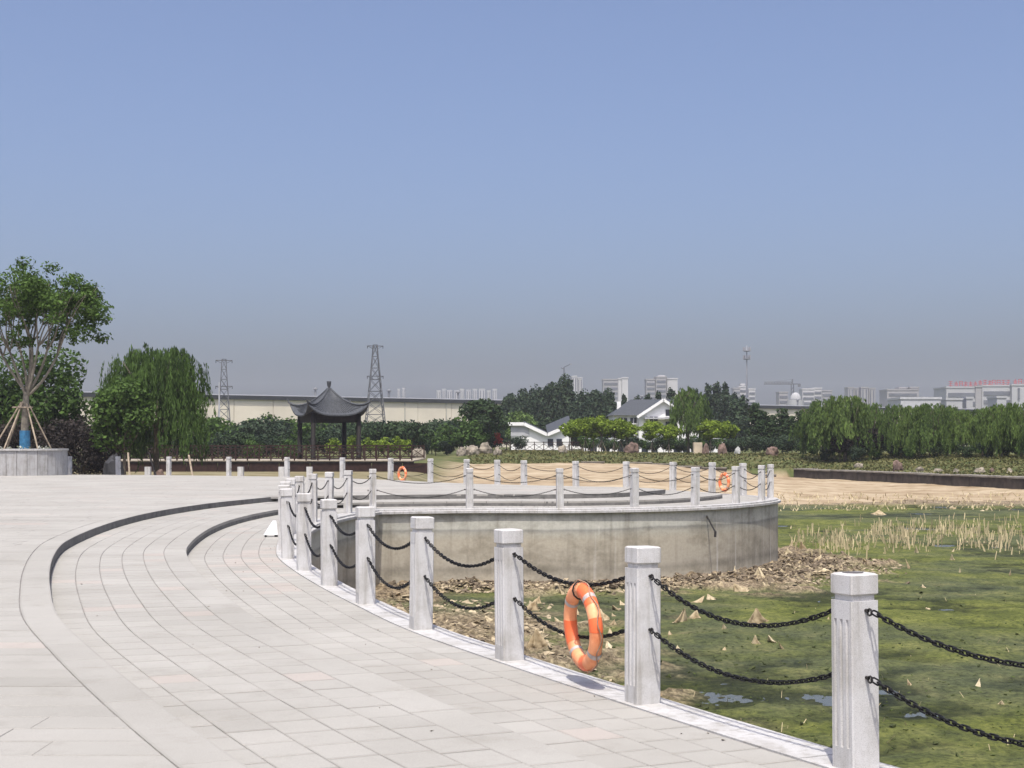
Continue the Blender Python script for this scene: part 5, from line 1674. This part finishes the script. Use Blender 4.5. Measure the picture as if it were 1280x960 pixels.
def foot(g):
    s_ = sK + g.random() ** 0.9 * 15.5
    return at(s_, -0.35 - abs(g.normal()) * (0.6 + 0.6 * (s_ > sK + 8)))
def foot_wide(g):
    s_ = sK + g.random() * 15.0
    return at(s_, -0.4 - g.random() ** 1.3 * (1.5 + 1.6 * (s_ > sK + 8)))
def nearfoot(g):
    s_ = sK - 17.5 + g.random() * 15
    return at(s_, -0.5 - g.random() ** 1.7 * 4.2)
litter('mud_clods', M_CLOD, 1500, foot, 0.02, 0.06, 'dark mud clods and rubble along the foot of the terrace wall', 0.5, 1)
litter('dry_stem_litter', M_LITTER, 2600, foot_wide, 0.012, 0.05, 'pale broken stems and leaves littering the foot of the terrace wall', 0.18, 2)
litter('dry_mat_litter', M_LITTER, 1700, nearfoot, 0.02, 0.06, 'pale dry plant mats between the promenade and the terrace wall', 0.15, 3)
litter('dark_mat_litter', M_CLOD, 450, nearfoot, 0.02, 0.05, 'dark wet lumps between the promenade and the terrace wall', 0.25, 4)
def flats(g): return P(g.uniform(700, 1290), g.uniform(740, 955), WATER_Z)
litter('algae_lumps', simple('dark algae lump', (0.045, 0.055, 0.016), 0.9, 0.5, 9), 260, flats, 0.012, 0.03, 'dark tufts of weed poking through the algae', 0.5, 6)
def mats(g):
    x, y_ = P(g.uniform(660, 1295), 955 - g.random() ** 0.8 * 250, WATER_Z)
    return x, y_
litter('algae_threads', simple('deep green algae threads', (0.05, 0.068, 0.016), 0.9, 0.4, 5), 1600, mats, 0.006, 0.018, 'fine deep green weed threads over the algae mat', 0.3, 9)
g = np.random.default_rng(19)
bits = MB()
for c in range(55):
    s_ = float(np.interp(g.uniform(4, 26), PATH[:K_I, 1], ARC[:K_I])); o_ = g.choice([g.uniform(0.14, 0.5), g.uniform(0.14, 2.9)])
    zt_ = 0.0 if o_ < O1 - 0.03 else ST
    if abs(o_ - O1) < 0.05: continue
    x, y_ = at(s_, o_); r_ = g.uniform(0.005, 0.015); a0 = g.uniform(0, 6.28)
    vs = [(x + math.cos(a0 + k * 2.09) * r_ * g.uniform(0.5, 1.4), y_ + math.sin(a0 + k * 2.09) * r_, zt_ + 0.002 + g.uniform(0, 0.007)) for k in range(3)]
    bits.add(vs + [(x, y_, zt_ + 0.001)], [(0, 1, 2), (0, 3, 1), (1, 3, 2), (2, 3, 0)])
o = bits.build('leaf_crumbs', M_CLOD); tag(o, 'crumbs of dry leaves and grit strewn over the promenade', 'debris', None, 'stuff')
# rod sticking out of the terrace wall
sR = sK + 8.6
a_ = at(sR, -0.12); b_ = at(sR - 0.35, -0.75)
o = MB().tube([(*a_, -0.22), (*b_, -0.62)], 0.02, 6).tube([(*b_, -0.60), (b_[0] - 0.01, b_[1] - 0.02, -0.74)], 0.03, 6).build('outlet_rod', M_RUST); tag(o, 'thin bent metal rod sticking out of the terrace wall', 'rod')

# ------------------------------------------------------------------ far town
def tower(blocks, label, name='apartment_tower', floors=None, cat='building', group=None):
    """blocks: (px0, px1, ytop, d, depth, material, window style)"""
    d0 = blocks[0][3]
    t = thing(name, label, cat, (0, 0, 0), 0, group)
    for (p0, p1, yt, d, dep, mat_, win) in blocks:
        x0_, x1_ = PX(p0, d), PX(p1, d); zt_ = PZ(yt, d)
        mb = MB(); wallbox(mb, x0_, x1_, d, d + dep, 0, zt_); mb.build('wall', mat_, t)
        if win == 'band' or win == 'band3':
            fl_ = 3.3 if win == 'band' else 4.6
            z = zt_ - fl_ * 0.8
            while z > max(6, zt_ - 46):
                MB().box(((x0_ + x1_) / 2, d - 0.05, z), ((x1_ - x0_) * 0.9, 0.5, fl_ * 0.48)).build('window_band', M_BWIN, t)
                z -= fl_
        elif win == 'column':
            n_ = max(2, int((x1_ - x0_) / 5))
            for q_ in range(n_):
                xx = x0_ + (q_ + 0.5) * (x1_ - x0_) / n_
                MB().box((xx, d - 0.05, zt_ / 2 + 2), ((x1_ - x0_) / n_ * 0.45, 0.5, zt_ - 6)).build('window_strip', M_BWIN, t)
        MB().box(((x0_ + x1_) / 2, d + dep / 2, zt_ + 0.4), ((x1_ - x0_) + 0.6, dep + 0.6, 0.8)).build('parapet', mat_, t)
    return t
FD = 1050.0
tower([(754, 773, 475, FD, 14, M_BLDG2, 'band'), (773, 777, 474, FD - 1, 15, M_BLDG, None), (777.5, 785, 473, FD - 2, 16, M_BLDG, 'none')], 'grey and white apartment tower with a bright end wall beside the gabled roof')
tower([(808, 819, 475, FD, 14, M_BLDG2, 'band'), (820, 833, 472, FD - 2, 16, M_BLDG2, 'band'), (834, 847, 474, FD + 2, 14, M_BLDG, 'none'), (823, 831, 470.5, FD + 3, 8, M_BLDG, 'none')], 'stepped pale apartment block with three stacks above the gabled house roof')
tower([(715, 721, 471, FD + 120, 14, M_BLDG, 'column'), (722, 728, 473, FD + 130, 14, M_BLDG, 'column')], 'slim pale twin tower fading in haze behind the evergreens')
tower([(917, 925, 486, FD, 10, M_BLDG2, 'band'), (924, 934, 484, FD + 6, 12, M_BLDG, 'band'), (936, 944, 487, FD, 12, M_BLDG, 'band'), (926, 931, 481, FD + 10, 6, M_BLDG, 'none')], 'cluster of pale blocks at the foot of the antenna mast', 'apartment_block')
tower([(974, 985, 491, FD - 60, 12, M_BLDG2, 'band')], 'small grey unfinished block under the tower crane', 'apartment_block')
tower([(1003, 1018, 487, FD - 30, 12, M_BLDG, 'band'), (1016, 1027, 486, FD - 20, 12, M_BLDG, 'band'), (1028, 1040, 489, FD, 12, M_BLDG2, 'band')], 'pale blocks beside the white dome', 'apartment_block')
tower([(1060, 1067, 485, FD + 60, 12, M_BLDG2, 'column'), (1068, 1076, 486, FD + 66, 12, M_BLDG2, 'column'), (1076.5, 1085, 485, FD + 60, 12, M_BLDG2, 'column'), (1086, 1094, 486, FD + 66, 12, M_BLDG2, 'column')], 'row of four joined grey towers with vertical window strips', 'apartment_tower')
tower([(1109, 1148, 488, FD - 100, 20, M_BLDG2, 'band'), (1124, 1134, 485.5, FD - 96, 10, M_BLDG2, 'none'), (1138, 1148.5, 485, FD - 98, 12, M_BLDG2, 'band')], 'wide dark grey slab block with two roof boxes', 'office_block')
tower([(1126, 1176, 499, 560, 20, M_GREYW, 'none')], 'flat grey shed roof above the willow tops', 'shed')
sg = tower([(1183, 1222, 485, FD - 250, 24, M_BLDG3, 'band3'), (1219.5, 1227, 484, FD - 251, 25, M_BLDG2, 'none'), (1227.5, 1266, 483, FD - 250, 24, M_BLDG3, 'band3'), (1265, 1300, 482, FD - 253, 28, M_BLDG3, 'none')], 'long white banded office block with red rooftop lettering', 'office_block')
MB().box((PX(1274, FD - 254), FD - 253.3, PZ(492, FD - 254)), (1.0, 0.5, 6.0)).build('window_strip', M_BWIN, sg)
tower([(1183, 1203, 500, 600, 14, M_BLDG3, 'none'), (1208, 1216, 498.5, 606, 10, M_BLDG3, 'none'), (1246, 1258, 497.5, 610, 12, M_BLDG3, 'none')], 'low white sheds in front of the office block with red lettering', 'low_shed')
# rooftop lettering: upright red characters too small to read, on a frame
SD = FD - 250 + 2
gl = [[(0, 0, 1, 0.14), (0, 0.42, 1, 0.14), (0, 0.85, 1, 0.15), (0.42, 0, 0.16, 1)], [(0, 0, 0.16, 1), (0.84, 0, 0.16, 1), (0, 0.85, 1, 0.15), (0.2, 0.4, 0.6, 0.14)], [(0.4, 0, 0.18, 1), (0, 0.55, 1, 0.15), (0.1, 0, 0.15, 0.5), (0.78, 0, 0.15, 0.5)], [(0, 0, 1, 0.15), (0.1, 0.3, 0.8, 0.14), (0.42, 0.1, 0.16, 0.9), (0, 0.6, 1, 0.14)]]
for k, pxs in enumerate([1186, 1193, 1199, 1205, 1211, 1217, 1223, 1229, 1235, 1240, 1246, 1252, 1258, 1267, 1273, 1279, 1285]):
    base = PZ(484 if pxs < 1220 else 482.3, SD) if pxs < 1265 else PZ(481.3, SD)
    mb = MB()
    cw_ = 1.9
    for (u, v_, a2, b2) in gl[(k * 7 + 3) % 4 if k % 3 else (k % 4)]:
        mb.box((PX(pxs, SD) + (u + a2 / 2) * cw_, SD, base + 0.6 + (v_ + b2 / 2) * 2.5), (a2 * cw_, 0.3, b2 * 2.5))
    mb.box((PX(pxs, SD) + cw_ / 2, SD + 0.2, base + 0.2), (0.2, 0.2, 1.2))
    mb.build('sign_character', M_REDSIGN, sg)
dm = thing('domed_building', 'white dome on a drum above the factory hall roof', 'building', (PX(994.5, 700), 700, 0))
MB().lathe([(PX(1005, 700) - PX(994.5, 700), 0), (PX(1005, 700) - PX(994.5, 700), PZ(500, 700))], 20).build('drum', M_BLDG3, dm)
rd = PX(1002, 700) - PX(995, 700)
MB().lathe([(rd * math.cos(a), PZ(500, 700) - 0.1 + rd * 1.4 * math.sin(a)) for a in np.linspace(0, 1.5, 8)], 20).build('dome', M_BLDG3, dm, True)
# distant row of small towers on the skyline behind the hall
for k, (p0, p1, yt) in enumerate(((546, 551, 490), (553, 557, 488), (559, 565, 489.5), (568, 573, 490), (575, 580, 488), (583, 588, 489), (591, 596, 488), (599, 606, 488), (609, 613, 490), (616, 621, 488), (497, 500, 488), (503, 506, 487))):
    tower([(p0, p1, yt - 1.0, 1500 + 20 * (k % 4), 16, M_BLDG, 'column')], 'tiny pale tower block in the hazy row behind the hall roof', 'distant_tower', group='hazy row of tower blocks')
# antenna mast
AD = 420.0
am = thing('antenna_mast', 'tall thin telecom mast with two crowns of white antennas', 'mast', (PX(933.5, AD), AD, 0.2))
ah = PZ(432, AD) - 0.2
MB().lathe([(0.36, 0), (0.16, ah - 4), (0.08, ah)], 10).build('pole', M_STEELW, am, True)
for z in (PZ(436, AD) - 0.2, PZ(446, AD) - 0.2):
    MB().lathe([(0.2, 0), (0.95, 0.1), (0.95, 0.22), (0.2, 0.3)], 14, (0, 0, z - 0.8)).build('platform', M_STEEL, am)
    for q_ in range(9):
        a = 2 * math.pi * q_ / 9
        MB().box((1.0 * math.cos(a), 1.0 * math.sin(a), z - 0.1), (0.22, 0.2, 1.1), a).build('antenna_panel', M_STEELW, am)
# tower crane
CD = 900.0
cr = thing('tower_crane', 'distant tower crane over the small unfinished block', 'crane', (PX(990.5, CD), CD, 0))
mb = MB(); hc = PZ(474, CD); hj = PZ(480, CD)
for sx, sy in ((-0.7, -0.7), (0.7, -0.7), (0.7, 0.7), (-0.7, 0.7)): mb.bar((sx, sy, 0), (sx, sy, hj), 0.3)
z = 0
while z < hj - 2:
    for q_ in range(2): mb.bar((-0.7, -0.7 + 1.4 * q_, z), (0.7, -0.7 + 1.4 * q_, z + 2), 0.2)
    z += 2
mb.build('mast', M_STEEL, cr)
MB().bar((0, 0, hj), (0, 0, hc), 0.8).build('apex', M_STEEL, cr)
mb = MB(); jl = PX(990.5, CD) - PX(955, CD); cj = PX(1000, CD) - PX(990.5, CD)
mb.bar((-jl, 0, hj), (0, 0, hj), 0.75); mb.bar((-jl, 0, hj + 1.1), (0, 0, hj + 1.1), 0.45)
for q_ in range(10): mb.bar((-jl * q_ / 10, 0, hj), (-jl * (q_ + 0.5) / 10, 0, hj + 1.1), 0.2)
mb.build('jib', M_STEEL, cr)
MB().bar((0, 0, hj), (cj, 0, hj), 0.6).build('counter_jib', M_STEEL, cr)
MB().box((cj * 0.9, 0, hj - 0.8), (1.6, 1, 1.8)).build('counterweight', M_STEEL, cr)
MB().bar((0, 0, hc), (-jl * 0.7, 0, hj + 1.1), 0.12).build('tie', M_STEEL, cr)
# street lamp over the evergreens
SL = 245.0
sl = thing('street_lamp', 'tall street lamp with bent arm sticking up over the evergreens', 'lamp', (PX(705, SL), SL, 0.3))
zt_ = PZ(459, SL) - 0.3
MB().lathe([(0.12, 0), (0.07, zt_)], 8).build('pole', M_STEEL, sl)
MB().tube([(0, 0, zt_), (0.3, 0, zt_ + 0.15), (0.95, 0, zt_ + 0.45)], 0.05, 6).build('arm', M_STEEL, sl)
MB().tube([(0, 0, zt_ - 0.3), (-0.5, 0, zt_ - 0.1)], 0.05, 6).build('arm', M_STEEL, sl)
MB().box((1.1, 0, zt_ + 0.5), (0.45, 0.22, 0.12)).build('lamp_head', M_STEELW, sl)

# ------------------------------------------------------------------ air: even pale haze over the whole place
hm = bpy.data.materials.new('haze air'); hm.use_nodes = True
t = hm.node_tree; t.nodes.clear()
pvn = t.nodes.new('ShaderNodeVolumePrincipled')
pvn.inputs['Color'].default_value = (0.74, 0.765, 0.86, 1)
pvn.inputs['Density'].default_value = 0.00022
pvn.inputs['Anisotropy'].default_value = 0.0
ov = t.nodes.new('ShaderNodeOutputMaterial')
t.links.new(pvn.outputs[0], ov.inputs['Volume'])
hb = MB().box((0, 950, 43), (4200, 2700, 94)).build('haze', hm)
tag(hb, 'pale even summer haze over the whole place', 'haze', None, 'stuff')
